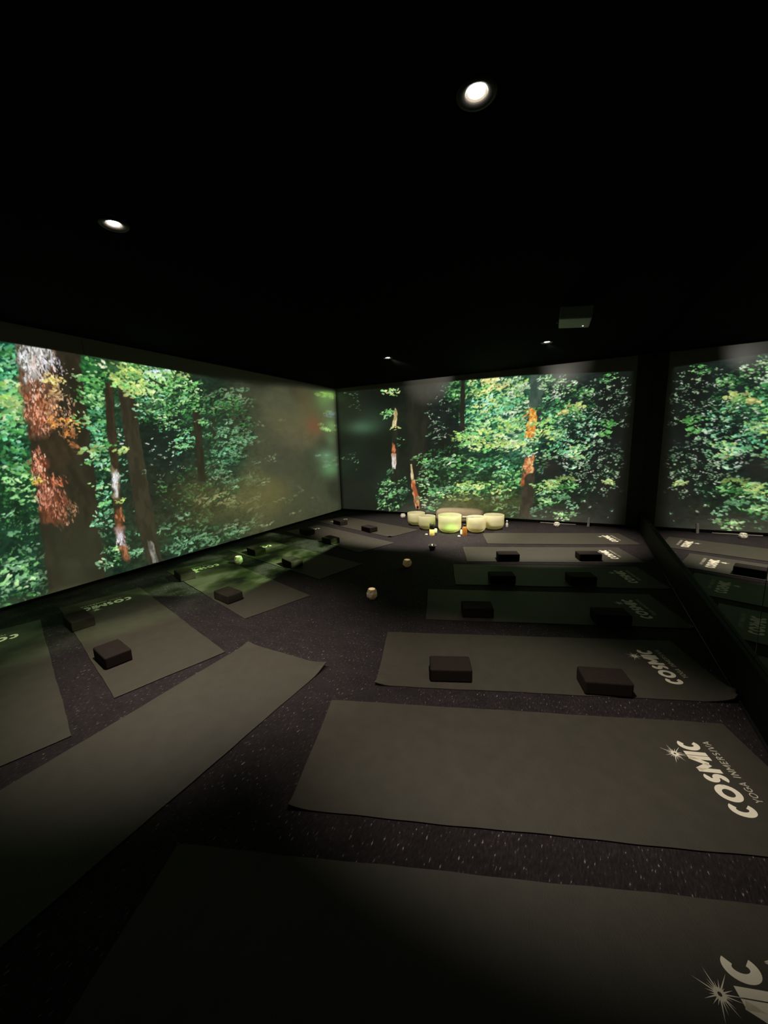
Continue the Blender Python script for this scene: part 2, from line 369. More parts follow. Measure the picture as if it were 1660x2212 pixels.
    F(82, 800, 36, 26, 110, 5.4, [(226, 216, 210), (206, 184, 172), (186, 158, 140)], ang=1.4, **bark); F(112, 776, 22, 24, 60, 4.6, [(220, 210, 212), (200, 186, 186)], ang=1.2, **bark)
    F(126, 812, 14, 26, 26, 4.4, [(206, 184, 186), (180, 160, 158)], ang=1.2, **bark); F(110, 800, 26, 36, 40, 4.4, [(46, 38, 34), (36, 30, 26)], ang=1.2, **bark)
    P.fill([(56, 850), (62, 905), (92, 915), (98, 870), (80, 845)], (108, 46, 26), (146, 78, 50), cell=(.02, .07), alpha=.7, jag=.04, soft=.03)
    F(70, 845, 26, 26, 80, 4.6, [(220, 176, 148), (200, 138, 108), (150, 84, 56)], ang=1.4, **bark); F(78, 890, 28, 34, 150, 4.6, [(206, 138, 104), (176, 96, 64), (128, 62, 38), (222, 166, 132)], ang=1.4, **bark)
    F(84, 920, 26, 22, 60, 4.4, [(196, 132, 100), (120, 64, 40), (70, 42, 30)], ang=1.4, **bark); F(104, 870, 18, 22, 40, 4.4, [(216, 170, 120), (180, 120, 80), (60, 40, 30)], ang=1.4, **bark)
    F(118, 828, 24, 12, 50, 6, [(232, 208, 130), (216, 186, 112), (196, 160, 100)], ang=.25, jit=.5); F(124, 852, 20, 10, 26, 5, [(210, 184, 124), (186, 150, 104)], ang=.2)
    F(108, 890, 20, 22, 40, 5, [(190, 130, 84), (216, 160, 110)], ang=1.2)
    F(132, 912, 30, 12, 100, 4, [(214, 136, 74), (186, 104, 54), (232, 168, 96)], ang=-.4, jit=.7); F(160, 920, 8, 14, 26, 4.4, [(232, 196, 110), (220, 176, 94)], ang=.3)
    F(130, 880, 30, 26, 60, 4, [(196, 150, 116), (160, 112, 84), (222, 180, 140)], ang=1.3, **bark); F(146, 935, 18, 24, 40, 4, [(170, 118, 84), (132, 88, 62)], ang=1.3, **bark)
    F(150, 940, 14, 10, 24, 5, [(208, 140, 66), (180, 104, 50)], ang=.4); F(152, 963, 14, 5, 16, 5, [(170, 110, 62), (150, 96, 60)], ang=.1)
    F(148, 960, 20, 26, 12, 5, [(90, 62, 44)], ang=.1, alpha=.6)
    P.fill([(72, 945), (90, 1000), (110, 1010), (160, 1000), (150, 960), (112, 940)], (46, 36, 25), (62, 46, 32), cell=(.04, .06), alpha=.7, jag=.05, soft=.04)
    P.fill([(68, 975), (78, 1060), (88, 1110), (98, 1134), (146, 1128), (150, 1090), (126, 1058), (134, 1040), (108, 1024), (100, 1000), (92, 975)], (84, 46, 30), (118, 68, 46), cell=(.014, .07), jag=.04, soft=.025)
    F(82, 1000, 16, 32, 100, 4.6, [(230, 156, 124), (206, 124, 92), (170, 92, 62)], ang=1.42, **bark); F(96, 1040, 24, 14, 50, 4.4, [(206, 128, 92), (160, 84, 56), (226, 150, 116)], ang=1.3, **bark)
    F(126, 1040, 22, 10, 40, 4.2, [(190, 104, 64), (150, 80, 50)], ang=.9, **bark); F(84, 1035, 9, 9, 24, 4, [(226, 200, 84), (206, 172, 74)])
    F(96, 1076, 18, 30, 150, 4.4, [(214, 146, 116), (190, 116, 88), (140, 80, 56)], ang=1.42, **bark); F(118, 1090, 26, 32, 130, 4.4, [(196, 128, 100), (150, 88, 62), (92, 52, 36)], ang=1.42, **bark)
    F(146, 1110, 18, 30, 50, 4.2, [(176, 128, 98), (130, 88, 60)], ang=1.42, **bark)
    F(150, 1115, 26, 26, 46, 4, [(150, 112, 78), (126, 92, 62), (170, 130, 96)], ang=1.4, asp=.35)
    F(130, 1155, 30, 22, 18, 5, [(84, 66, 46), (72, 58, 42)], ang=1.4, alpha=.6)
    F(145, 860, 18, 60, 10, 2, WH, spray=2); F(150, 800, 12, 40, 10, 2.2, [(190, 170, 160)], spray=2)
    # between the trunks
    F(200, 830, 26, 60, 170, 6, MG+PG, ang=.35); F(195, 880, 22, 40, 90, 6, PG+MG, ang=.3); F(205, 905, 22, 22, 50, 6, PG+TL)
    F(212, 950, 20, 30, 60, 5, TL+PG); F(218, 975, 26, 8, 26, 8, PG+YG, ang=-.05); F(216, 1000, 22, 22, 50, 6, PG+TL)
    F(225, 1060, 16, 40, 70, 5, TL+PG); F(235, 1130, 24, 40, 60, 5, TL+HT); F(250, 1200, 30, 22, 70, 5, HT+PG); F(225, 1225, 12, 20, 20, 5, HT)
    F(290, 1130, 20, 60, 40, 4, TL+HT, alpha=.8); F(262, 930, 8, 60, 50, 4, TL+WH); F(275, 1010, 10, 40, 26, 4, TL)
    F(300, 1200, 26, 16, 36, 5, HT)
    # two slimmer trunks
    P.fill([(226, 826), (228, 900), (234, 960), (240, 1020), (244, 1090), (252, 1160), (262, 1210), (280, 1218), (270, 1150), (262, 1070), (256, 990), (248, 900), (244, 826)],
           (42, 35, 24), (58, 46, 33), cell=(.03, .1), jag=.006)
    P.fill([(254, 834), (262, 900), (272, 970), (282, 1040), (292, 1110), (308, 1180), (322, 1222), (352, 1222), (338, 1150), (326, 1080), (312, 1000), (300, 920), (284, 834)],
           (44, 39, 29), (56, 50, 38), cell=(.05, .14), jag=.006)
    P.fill([(241, 1008), (244, 1075), (258, 1082), (258, 1040), (250, 1014)], (140, 120, 88), (212, 216, 214), cell=(.03, .08), jag=.022, soft=.018)
    P.fill([(246, 1102), (250, 1140), (266, 1140), (262, 1100)], (104, 58, 34), (170, 104, 66), cell=(.02, .06), jag=.022, soft=.018)
    P.fill([(250, 1138), (256, 1178), (272, 1186), (268, 1142)], (160, 130, 124), (208, 204, 214), cell=(.03, .07), jag=.022, soft=.018)
    P.fill([(258, 1180), (266, 1208), (278, 1208), (274, 1180)], (120, 72, 46), (180, 120, 84), cell=(.02, .06), jag=.022, soft=.018)
    F(249, 1045, 8, 34, 30, 4, [(226, 226, 222), (150, 130, 96)], ang=1.4, **bark); F(262, 1162, 9, 24, 30, 4, [(222, 218, 226), (170, 140, 130)], ang=1.4, **bark); F(258, 1120, 9, 20, 24, 4, [(170, 104, 66), (110, 66, 40)], ang=1.4, **bark)
    P.fill([(318, 1168), (330, 1216), (344, 1216), (328, 1168)], (96, 96, 86), (168, 166, 158), cell=(.03, .07), jag=.012, alpha=.8)
    F(250, 962, 16, 4, 12, 6, MG, ang=-.05, alpha=.9); F(262, 972, 12, 4, 12, 6, YG, ang=-.2)
    F(255, 1083, 10, 3, 8, 5, YG, ang=.05)
    # bright canopy over them and the gap of pale sky
    F(268, 812, 26, 24, 110, 7, YG, ang=.45); F(300, 830, 44, 26, 130, 7, PG+YG, ang=.35); F(282, 842, 20, 8, 26, 6, YG, ang=.3)
    F(345, 806, 22, 12, 60, 7, [(196, 222, 216), (184, 214, 204), (210, 232, 214)], ang=.3); F(352, 822, 26, 14, 60, 7, PG, ang=.3)
    F(300, 792, 40, 8, 40, 5, PG+MG, ang=.2); F(380, 810, 40, 20, 100, 5, PG+MG+YG, ang=.2); F(410, 828, 40, 18, 70, 4.5, MG+PG)
    P.fill([(320, 818), (345, 832), (368, 842), (380, 850), (381, 847), (366, 838), (346, 828), (322, 815)], (40, 52, 30), (50, 60, 34), soft=.004)
    # middle distance
    F(315, 885, 22, 28, 70, 4.5, TL+PG, ang=.1); F(375, 880, 40, 45, 220, 4.2, MG+TL+PG); F(400, 860, 30, 30, 90, 4.5, PG+MG)
    F(360, 940, 50, 40, 70, 2.6, TL+WH, spray=3); F(350, 1000, 50, 50, 60, 2.4, HT+WH, spray=3, alpha=.7); F(395, 955, 22, 35, 90, 4, TL+PG)
    P.fill([(416, 884), (422, 960), (428, 1040), (446, 1042), (438, 960), (430, 884)], (32, 28, 20), (42, 36, 26), cell=(.04, .1), jag=.008)
    P.fill([(456, 900), (462, 960), (468, 958), (464, 900)], (34, 36, 26), (42, 42, 30), jag=.008)
    F(440, 905, 18, 40, 60, 3.4, HT+PG, alpha=.85); F(480, 860, 40, 22, 120, 4.6, HT+HZ+MG, alpha=.85); F(500, 945, 38, 38, 200, 4, HT, alpha=.85)
    F(480, 985, 30, 20, 70, 4.4, HT+TL, alpha=.85); F(530, 960, 20, 30, 50, 4, HT, alpha=.7); F(525, 855, 24, 24, 50, 4.5, HZ+HT, alpha=.55)
    F(480, 1020, 34, 22, 70, 4, HT+HZ, alpha=.75); F(505, 1040, 26, 16, 40, 4, HT, alpha=.7); F(570, 960, 26, 60, 34, 4, HZ, alpha=.45)
    F(560, 1030, 40, 14, 24, 5, HZ, ang=-.35, alpha=.6); F(545, 1018, 8, 20, 10, 5, HZ, ang=1.5, alpha=.5)
    F(470, 1075, 40, 16, 60, 5, [(158, 160, 112), (140, 142, 98)], ang=-.2, alpha=.7); F(520, 1080, 40, 18, 40, 4, [(150, 150, 104), (124, 124, 86)], alpha=.6)
    F(400, 1130, 50, 20, 34, 6, HT, ang=-.35, alpha=.7); F(370, 1140, 24, 16, 24, 5, HT, ang=-.4, alpha=.8)
    F(390, 1180, 34, 14, 60, 5, HT, ang=-.3); F(440, 1165, 40, 12, 60, 5, HT, ang=-.3, alpha=.8); F(500, 1140, 40, 16, 50, 5, HT+HZ, ang=-.3, alpha=.7)
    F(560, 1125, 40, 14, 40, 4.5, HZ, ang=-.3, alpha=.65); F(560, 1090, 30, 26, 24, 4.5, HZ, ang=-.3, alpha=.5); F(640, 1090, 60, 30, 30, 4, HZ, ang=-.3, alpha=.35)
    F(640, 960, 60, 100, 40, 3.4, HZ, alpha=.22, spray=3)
    # soft, out of focus end by the corner, hazy wash light painted in
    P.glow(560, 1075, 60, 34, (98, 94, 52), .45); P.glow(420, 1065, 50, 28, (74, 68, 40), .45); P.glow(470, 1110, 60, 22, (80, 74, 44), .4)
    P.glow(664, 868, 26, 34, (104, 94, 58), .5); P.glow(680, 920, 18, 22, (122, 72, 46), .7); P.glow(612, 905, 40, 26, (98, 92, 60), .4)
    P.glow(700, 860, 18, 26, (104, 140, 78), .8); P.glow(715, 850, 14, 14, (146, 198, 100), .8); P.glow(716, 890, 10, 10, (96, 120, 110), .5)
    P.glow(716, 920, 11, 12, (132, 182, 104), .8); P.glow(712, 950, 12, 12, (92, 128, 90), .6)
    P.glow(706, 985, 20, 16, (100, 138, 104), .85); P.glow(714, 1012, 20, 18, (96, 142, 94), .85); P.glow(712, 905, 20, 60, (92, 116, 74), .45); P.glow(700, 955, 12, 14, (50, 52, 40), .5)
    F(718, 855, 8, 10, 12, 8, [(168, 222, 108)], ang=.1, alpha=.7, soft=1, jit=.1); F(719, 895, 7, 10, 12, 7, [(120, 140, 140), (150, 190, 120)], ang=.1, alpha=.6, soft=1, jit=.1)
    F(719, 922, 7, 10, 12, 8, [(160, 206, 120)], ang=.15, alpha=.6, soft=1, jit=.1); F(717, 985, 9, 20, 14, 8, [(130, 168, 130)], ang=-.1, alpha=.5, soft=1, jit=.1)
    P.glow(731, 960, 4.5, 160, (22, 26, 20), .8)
    # limits of the picture
    top = np.where(P.U < 3.4, 2.243, 2.243+np.clip((P.U-3.4)/2.2, 0, 1)*.15)
    softt = np.where(P.U < 3.2, .008, .008+np.clip((P.U-3.2)/1.2, 0, 1)*.10)
    k = np.clip((top-P.V)/softt, 0, 1)*np.clip((P.V-.012)/.01, 0, 1)
    P.a *= k[..., None]
    return P

def paint_back():
    P = Picture(XL, .70, 2.40, .005, on_back, 11)
    P.base([(735, 950, (12, 15, 12), 14), (760, 880, (20, 25, 20), 22), (772, 1000, (19, 26, 21), 25), (770, 1075, (27, 30, 24), 25),
        (830, 950, (15, 21, 17), 25), (835, 865, (13, 18, 14), 22), (850, 1065, (30, 40, 30), 25), (900, 900, (27, 29, 23), 30), (920, 835, (36, 34, 30), 22),
        (900, 1000, (27, 29, 24), 25), (960, 900, (27, 33, 32), 30), (950, 965, (23, 27, 24), 25), (950, 1015, (32, 48, 35), 25), (985, 840, (36, 66, 48), 18),
        (1040, 850, (55, 112, 80), 30), (1060, 920, (52, 108, 84), 30), (1050, 990, (36, 66, 50), 25), (1000, 1050, (36, 58, 40), 30), (1000, 1092, (88, 88, 50), 26),
        (1090, 1085, (76, 80, 46), 26), (1100, 880, (66, 116, 90), 30), (1115, 960, (62, 106, 82), 25), (1100, 1025, (42, 74, 52), 25),
        (1180, 860, (56, 70, 62), 22), (1200, 920, (46, 76, 58), 28), (1200, 1000, (25, 34, 34), 28), (1190, 1065, (36, 50, 36), 25), (1190, 1112, (52, 52, 40), 22),
        (1250, 850, (35, 43, 40), 28), (1260, 950, (23, 32, 32), 30), (1260, 1040, (24, 31, 27), 30), (1260, 1105, (44, 44, 36), 26),
        (1330, 850, (22, 26, 23), 28), (1330, 950, (18, 22, 20), 28), (1330, 1050, (28, 29, 24), 28), (1340, 1112, (36, 36, 31), 24)], lambda U: np.interp(U, [-3.4, -2.6, -.2, .4], [.25, 1.1, 1.1, .5]))
    P.glow(785, 922, 34, 16, (76, 114, 86), .85); P.glow(805, 905, 40, 30, (44, 66, 50), .5)
    F = P.foliage
    for q in ((1060, 870, 100, 60), (1050, 990, 110, 50), (1020, 1060, 110, 30), (1220, 880, 70, 70), (1200, 1070, 70, 30), (850, 1065, 36, 36), (940, 1030, 40, 60)):
        F(*q, int(q[2]*q[3]/7), 3.0, MG+DK+HT[2:], ang=-.2, alpha=.66, spray=3, jit=.6)
    # dark end by the corner
    F(760, 858, 22, 18, 14, 3, HT, alpha=.6, spray=3); F(772, 880, 14, 14, 12, 3, HT, alpha=.5, spray=3); F(758, 995, 20, 30, 30, 2.4, HT, alpha=.6, spray=3)
    # thin trunks with sunlit stretches
    P.fill([(848, 880), (846, 1040), (860, 1040), (862, 880)], (26, 28, 22), (36, 36, 28), jag=.01)
    P.fill([(853, 880), (848, 922), (858, 922), (860, 892)], (170, 150, 100), (226, 214, 168), cell=(.04, .1), jag=.012)
    P.fill([(849, 956), (846, 985), (857, 985), (854, 962)], (140, 74, 42), (206, 126, 82), cell=(.04, .08), jag=.012)
    P.fill([(846, 980), (848, 1012), (856, 1014), (857, 980)], (180, 150, 130), (224, 218, 208), cell=(.04, .08), jag=.012)
    P.fill([(880, 840), (886, 1000), (898, 1105), (930, 1105), (920, 1000), (926, 840)], (29, 29, 23), (38, 37, 30), cell=(.06, .2), jag=.015, alpha=.8, soft=.03)
    P.fill([(886, 1002), (889, 1038), (895, 1036), (891, 1002)], (196, 170, 120), (230, 214, 172), cell=(.04, .08), jag=.012)
    P.fill([(889, 1036), (892, 1070), (899, 1100), (908, 1100), (904, 1070), (896, 1036)], (160, 84, 50), (214, 146, 98), cell=(.04, .08), jag=.016)
    F(850, 846, 18, 8, 34, 4.4, YG+PG, ang=-.1); F(840, 884, 8, 24, 24, 4, PG+HT); F(842, 900, 8, 10, 14, 4, PG); F(862, 926, 7, 4, 8, 4, YG)
    F(866, 944, 7, 6, 10, 3.6, HT+PG); F(864, 965, 6, 10, 10, 3, HT); F(840, 1020, 10, 10, 16, 4, HT, ang=-.5)
    F(834, 1065, 14, 36, 90, 3.8, HT+PG, ang=-.4); F(868, 1058, 12, 30, 50, 3.8, HT+PG, ang=-.4); F(855, 1100, 12, 5, 14, 4.4, PG, ang=-.5)
    # dark centre with specks
    F(950, 900, 26, 60, 90, 2.3, HT+WH, spray=3, alpha=.75); F(945, 930, 22, 22, 50, 3, HT+WH, spray=3, alpha=.8)
    F(925, 985, 30, 16, 40, 4.4, HT+PG, ang=-.2); F(940, 1000, 30, 12, 30, 4.6, HT, ang=-.3); F(930, 1040, 22, 24, 60, 4.4, HT+PG, ang=.1)
    F(926, 1080, 20, 22, 60, 4.2, HT+PG, ang=.1)
    # the bright bank of leaves
    for q in ((1060, 870, 90, 60), (1040, 1010, 90, 60), (1220, 880, 60, 60), (1250, 1000, 90, 60), (1200, 1070, 70, 30), (850, 1060, 40, 40)):
        F(*q, int(q[2]*q[3]/22), 4.4, DK, ang=-.2, alpha=.6, spray=4)
    F(985, 840, 16, 26, 90, 4, PG+MG); F(1040, 838, 34, 22, 140, 4.8, YG+PG, ang=-.25); F(1070, 828, 26, 14, 90, 5, [(246, 242, 160), (232, 236, 140), (250, 226, 150)], ang=-.2)
    F(1120, 836, 28, 22, 130, 5, YG+WH, ang=-.3); F(1060, 880, 40, 26, 230, 4.6, PG+TL+YG, ang=-.3); F(1110, 880, 36, 34, 240, 4.8, WH+PG+TL, ang=-.35)
    F(1030, 905, 30, 26, 150, 4.4, PG+TL, ang=-.25); F(1080, 925, 46, 26, 260, 4.8, PG+YG, ang=-.2); F(1020, 946, 28, 14, 120, 4.8, YG+PG, ang=.05)
    F(1060, 960, 60, 12, 200, 5, YG+PG, ang=-.08); F(1110, 952, 34, 14, 100, 5.2, YG+WH, ang=-.15); F(1000, 940, 14, 8, 30, 4.6, PG+YG, ang=.1)
    F(1140, 930, 26, 26, 90, 4.6, PG+TL, ang=-.3)
    F(1000, 1010, 50, 24, 150, 4.4, HT+PG+MG, ang=-.25); F(1080, 1005, 50, 20, 130, 4.4, PG+TL+MG, ang=-.25); F(1110, 1030, 34, 18, 90, 4.4, PG+MG, ang=-.2)
    F(1010, 1050, 40, 10, 110, 4.6, PG+YG, ang=-.1); F(1070, 1052, 40, 12, 110, 4.6, PG+YG+MG, ang=-.1); F(960, 1058, 30, 14, 60, 4.4, PG+HT, ang=-.1)
    F(1010, 1072, 40, 10, 60, 4.2, YG+HZ, ang=.05, alpha=.8); F(1080, 1085, 36, 16, 60, 4, HZ+PG, alpha=.7); F(1120, 1100, 20, 12, 40, 4, HT+HZ)
    P.fill([(996, 818), (994, 930), (1004, 932), (1006, 818)], (32, 32, 26), (44, 42, 34), jag=.01)
    # the orange trunk
    P.fill([(1146, 806), (1144, 880), (1172, 880), (1176, 806)], (58, 76, 66), (74, 92, 80), cell=(.05, .1), jag=.02, alpha=.95)
    P.fill([(1162, 876), (1164, 925), (1172, 920), (1170, 876)], (48, 46, 48), (66, 60, 58), jag=.012)
    P.fill([(1146, 882), (1140, 920), (1134, 946), (1150, 946), (1162, 916), (1160, 886), (1152, 878)], (204, 120, 46), (246, 196, 96), cell=(.025, .05), contrast=(.3, .62), jag=.02)
    P.fill([(1136, 990), (1130, 1012), (1142, 1024), (1154, 1018), (1156, 984)], (176, 92, 54), (238, 190, 128), cell=(.025, .05), contrast=(.3, .65), jag=.02)
    P.fill([(1130, 1020), (1126, 1050), (1138, 1050), (1142, 1024)], (120, 62, 38), (168, 96, 60), cell=(.025, .05), jag=.02)
    P.fill([(1138, 1024), (1128, 1062), (1120, 1118), (1150, 1118), (1154, 1060), (1156, 1022)], (50, 46, 36), (64, 58, 45), cell=(.06, .12), jag=.015)
    F(1148, 912, 11, 34, 70, 3.4, [(250, 206, 110), (226, 150, 70), (190, 104, 44)], ang=-.5, spray=3); F(1143, 1004, 9, 17, 36, 3.4, [(244, 204, 146), (206, 130, 80), (170, 92, 56)], ang=-.5, spray=3)
    F(1146, 952, 14, 6, 20, 4.4, YG+PG, ang=-.3); F(1138, 975, 18, 8, 34, 4.4, PG+WH, ang=-.3); F(1170, 930, 16, 6, 26, 5.4, YG, ang=-.35)
    # right of it, darker and full of small lit leaves
    F(1200, 832, 44, 28, 130, 3.2, WH+PG, ang=-.25, spray=3); F(1200, 850, 26, 14, 34, 4.2, WH, ang=-.3, spray=3); F(1262, 848, 18, 12, 50, 4.6, PG+MG, ang=-.2)
    F(1200, 885, 34, 26, 150, 4.2, MG+PG+TL, ang=-.25); F(1235, 880, 24, 12, 50, 6.5, [(190, 206, 120), (168, 190, 110), (146, 180, 106)], ang=-.4); F(1222, 892, 16, 3.4, 14, 6, [(226, 212, 140)], ang=-.1)
    F(1190, 912, 30, 10, 50, 6, YG+PG, ang=-.35); F(1250, 895, 20, 14, 60, 4, PG+MG, ang=.5); F(1205, 940, 30, 16, 60, 4.4, PG+TL, ang=-.15)
    F(1205, 938, 12, 10, 24, 4.6, YG, ang=-.3); F(1250, 940, 60, 50, 420, 3.0, TL+WH+HT, ang=-.15, spray=3); F(1310, 925, 16, 18, 70, 4.6, PG+MG, ang=-.2)
    F(1300, 860, 55, 45, 240, 2.8, HT+WH, ang=-.25, spray=3, alpha=.75); F(1318, 815, 22, 12, 40, 4, PG+MG, ang=-.2, alpha=.85); F(1350, 870, 18, 60, 90, 2.6, HT+WH, spray=3, alpha=.7)
    F(1220, 970, 50, 20, 110, 3.8, TL+PG, ang=-.25); F(1255, 975, 16, 22, 60, 4.4, PG+YG, ang=-.2); F(1240, 990, 40, 20, 90, 3.6, TL+WH, ang=-.15, spray=3)
    F(1170, 985, 18, 30, 60, 4, PG+TL, ang=-.25); F(1300, 990, 55, 45, 240, 2.7, HT+WH, ang=-.15, spray=3, alpha=.75)
    F(1280, 1020, 70, 24, 180, 2.7, HT+WH, ang=-.1, spray=3, alpha=.8); F(1225, 1035, 24, 4, 24, 5.4, [(150, 176, 96), (130, 160, 84)], ang=.2, spray=3); F(1312, 1042, 12, 5, 16, 5, YG, ang=.05)
    F(1180, 1050, 32, 14, 110, 4.6, PG+YG, ang=-.05); F(1225, 1058, 22, 14, 50, 4.4, PG+MG, ang=-.05); F(1190, 1075, 36, 12, 60, 4.2, HT+PG, ang=-.15)
    F(1200, 1085, 24, 5, 20, 4.4, PG, ang=-.15); F(1240, 1092, 16, 8, 20, 4, HT, ang=-.1); F(1300, 1055, 50, 20, 100, 2.7, HT+WH, spray=3, alpha=.7)
    F(1170, 1105, 20, 14, 34, 3.4, HT+HZ, spray=3); F(1215, 1112, 22, 7, 50, 4.4, PG+HZ, ang=-.1); F(1280, 1100, 60, 20, 20, 3, HT+WH, spray=2, alpha=.7)
    P.glow(1190, 1010, 24, 22, (40, 36, 34), .8); P.glow(1330, 960, 26, 14, (26, 30, 32), .7)
    P.glow(1010, 1088, 60, 16, (98, 94, 52), .5)
    top = np.interp(P.U, [XL, -3.0, -1.7, -.8, .56], [2.335, 2.325, 2.315, 2.295, 2.205])
    k = np.clip((top-P.V)/.015, 0, 1)*np.clip((P.V-.035)/.01, 0, 1)*np.clip((.575-P.U)/(.05+.12*(1-P.V/2.4)), 0, 1)*np.clip((P.U-XL-.02)/.06, 0, 1)
    P.a *= k[..., None]
    return P

def picture_material(name, screen):
    m = bpy.data.materials.new(name); m.use_nodes = True; nt = m.node_tree; b = nt.nodes['Principled BSDF']
    b.inputs['Base Color'].default_value = (*screen, 1); b.inputs['Roughness'].default_value = .32; b.inputs['Specular IOR Level'].default_value = .45
    at = nt.nodes.new('ShaderNodeAttribute'); at.attribute_name = 'picture'
    nt.links.new(at.outputs['Color'], b.inputs['Emission Color']); b.inputs['Emission Strength'].default_value = PICTURE
    n = nt.nodes.new('ShaderNodeTexNoise'); n.inputs['Scale'].default_value = 160
    bp = nt.nodes.new('ShaderNodeBump'); bp.inputs['Strength'].default_value = .15; bp.inputs['Distance'].default_value = .003
    tc = nt.nodes.new('ShaderNodeTexCoord'); nt.links.new(tc.outputs['Object'], n.inputs['Vector'])
    nt.links.new(n.outputs['Fac'], bp.inputs['Height']); nt.links.new(bp.outputs['Normal'], b.inputs['Normal'])
    return m
def picture_mesh(name, us, vs, P, to_xyz, material):
    U, V = np.meshgrid(us, vs)
    s = np.clip(P.sample(U, V), 0, 255)/255
    col = np.where(s <= .04045, s/12.92, ((s+.055)/1.055)**2.4)
    nu, nv = len(us), len(vs)
    co = to_xyz(U, V).reshape(-1, 3).astype(np.float32)
    me = bpy.data.meshes.new(name)
    me.vertices.add(nu*nv); me.vertices.foreach_set('co', co.ravel())
    idx = np.arange(nu*nv).reshape(nv, nu)
    q = np.stack([idx[:-1, :-1], idx[:-1, 1:], idx[1:, 1:], idx[1:, :-1]], -1).reshape(-1, 4).astype(np.int32)
    me.loops.add(q.size); me.loops.foreach_set('vertex_index', q.ravel())
    me.polygons.add(len(q)); me.polygons.foreach_set('loop_start', np.arange(0, q.size, 4, dtype=np.int32))
    me.update(calc_edges=True)
    a = me.attributes.new('picture', 'FLOAT_COLOR', 'POINT')
    a.data.foreach_set('color', np.concatenate([col.reshape(-1, 3), np.ones((nu*nv, 1))], 1).astype(np.float32).ravel())
    return obj(name, me, material)

PL = paint_left(); PB = paint_back()
yl = np.concatenate([np.arange(-.7, 1.15, .02), np.arange(1.15, 2.2, .0042), np.arange(2.2, 3.4, .006), np.arange(3.4, 4.8, .010), np.arange(4.8, YB-.002, .013), [YB-.002]])
zl = np.concatenate([np.arange(.014, 2.395, .0062), [2.395]])
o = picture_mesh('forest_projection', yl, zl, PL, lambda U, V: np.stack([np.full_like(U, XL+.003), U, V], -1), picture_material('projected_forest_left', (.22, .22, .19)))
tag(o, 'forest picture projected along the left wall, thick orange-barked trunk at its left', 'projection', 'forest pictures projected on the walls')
xb = np.concatenate([np.arange(XL+.004, .60, .0068), [.60]]); zb = np.concatenate([np.arange(.042, 2.395, .0068), [2.395]])
o = picture_mesh('forest_projection', xb, zb, PB, lambda U, V: np.stack([U, np.full_like(U, YB-.003), V], -1), picture_material('projected_forest_back', (.14, .14, .12)))
tag(o, 'forest picture projected on the back wall behind the bowls, with slim orange trunk', 'projection', 'forest pictures projected on the walls')

# ------------------------------------------------------------------ ceiling lamps
def make_downlight():
    t = empty('ceiling_downlight', (0, 0, ZC))
    from_bm('trim_ring', lathe_bm([(.0335, -.0045), (.040, -.0085), (.050, -.0120), (.060, -.0125), (.064, -.009), (.066, -.001), (.0335, -.001)], 48, True), M['lamp_trim'], t, True)
    from_bm('reflector', lathe_bm([(.0335, -.0045), (.030, -.0025), (.027, -.0012)], 48), M['reflector'], t, True)
    from_bm('lamp_lens', lathe_bm([(0, -.0034), (.014, -.0030), (.022, -.0022), (.027, -.0012)], 48), M['lens'], t, True)
    return t
lamp0 = make_downlight()
spots = [((-.363, 1.434), 'ceiling downlight nearest the top of the photo, over the near right mats', 1.0, (-.363, 1.74)),
         ((-2.094, 1.279), 'ceiling downlight on the left, over the near left mats', 1.75, (-2.20, 1.55)),
         ((-2.294, 4.674), 'smaller far ceiling downlight to the left, over the singing bowls', 2.25, (-2.35, 5.30)),
         ((-.434, 5.004), 'small far ceiling downlight on the right, just below the projector in the photo', 2.2, (-.58, 5.30))]
lamps = [lamp0]+[copy_tree(lamp0) for _ in spots[1:]]
for i, ((x, y), lab, k, (ax, ay)) in enumerate(spots):
    t = lamps[i]
    t.location = (x, y, ZC); tag(t, lab, 'ceiling light', 'recessed ceiling downlights')
    ld = bpy.data.lights.new('downlight_beam', 'SPOT'); ld.energy = SPOT_W*k; ld.color = (1.0, .90, .76)
    ld.spot_size = math.radians((49, 63, 58, 58)[i]); ld.spot_blend = (.85, 1.0, .6, .6)[i]; ld.shadow_soft_size = .02
    lo = bpy.data.objects.new('downlight_beam', ld); C.objects.link(lo); lo.location = (0, 0, -.035); lo.parent = t
    lo.rotation_euler = Vector((ax-x, ay-y, -ZC)).to_track_quat('-Z', 'Y').to_euler()
    if i != 1: lo.scale = (1.5 if i == 0 else 1.3, 1, 1)                      # spot cones stretched oval to add light across the room
    if y > 3:                                               # narrow spots added to the far pair, for bright patches atop the back wall
        l2 = bpy.data.lights.new('added_wall_beam', 'SPOT'); l2.energy = 44 if i == 2 else 15; l2.color = (1.0, .93, .84)
        l2.spot_size = math.radians(32); l2.spot_blend = 1.0; l2.shadow_soft_size = .02
        lo = bpy.data.objects.new('added_wall_beam', l2); C.objects.link(lo); lo.location = (0, .07, -.03); lo.parent = t
        lo.rotation_euler = Vector(((-2.44 if i == 2 else -.30)-x, YB-y-.07, .020)).to_track_quat('-Z', 'Y').to_euler()

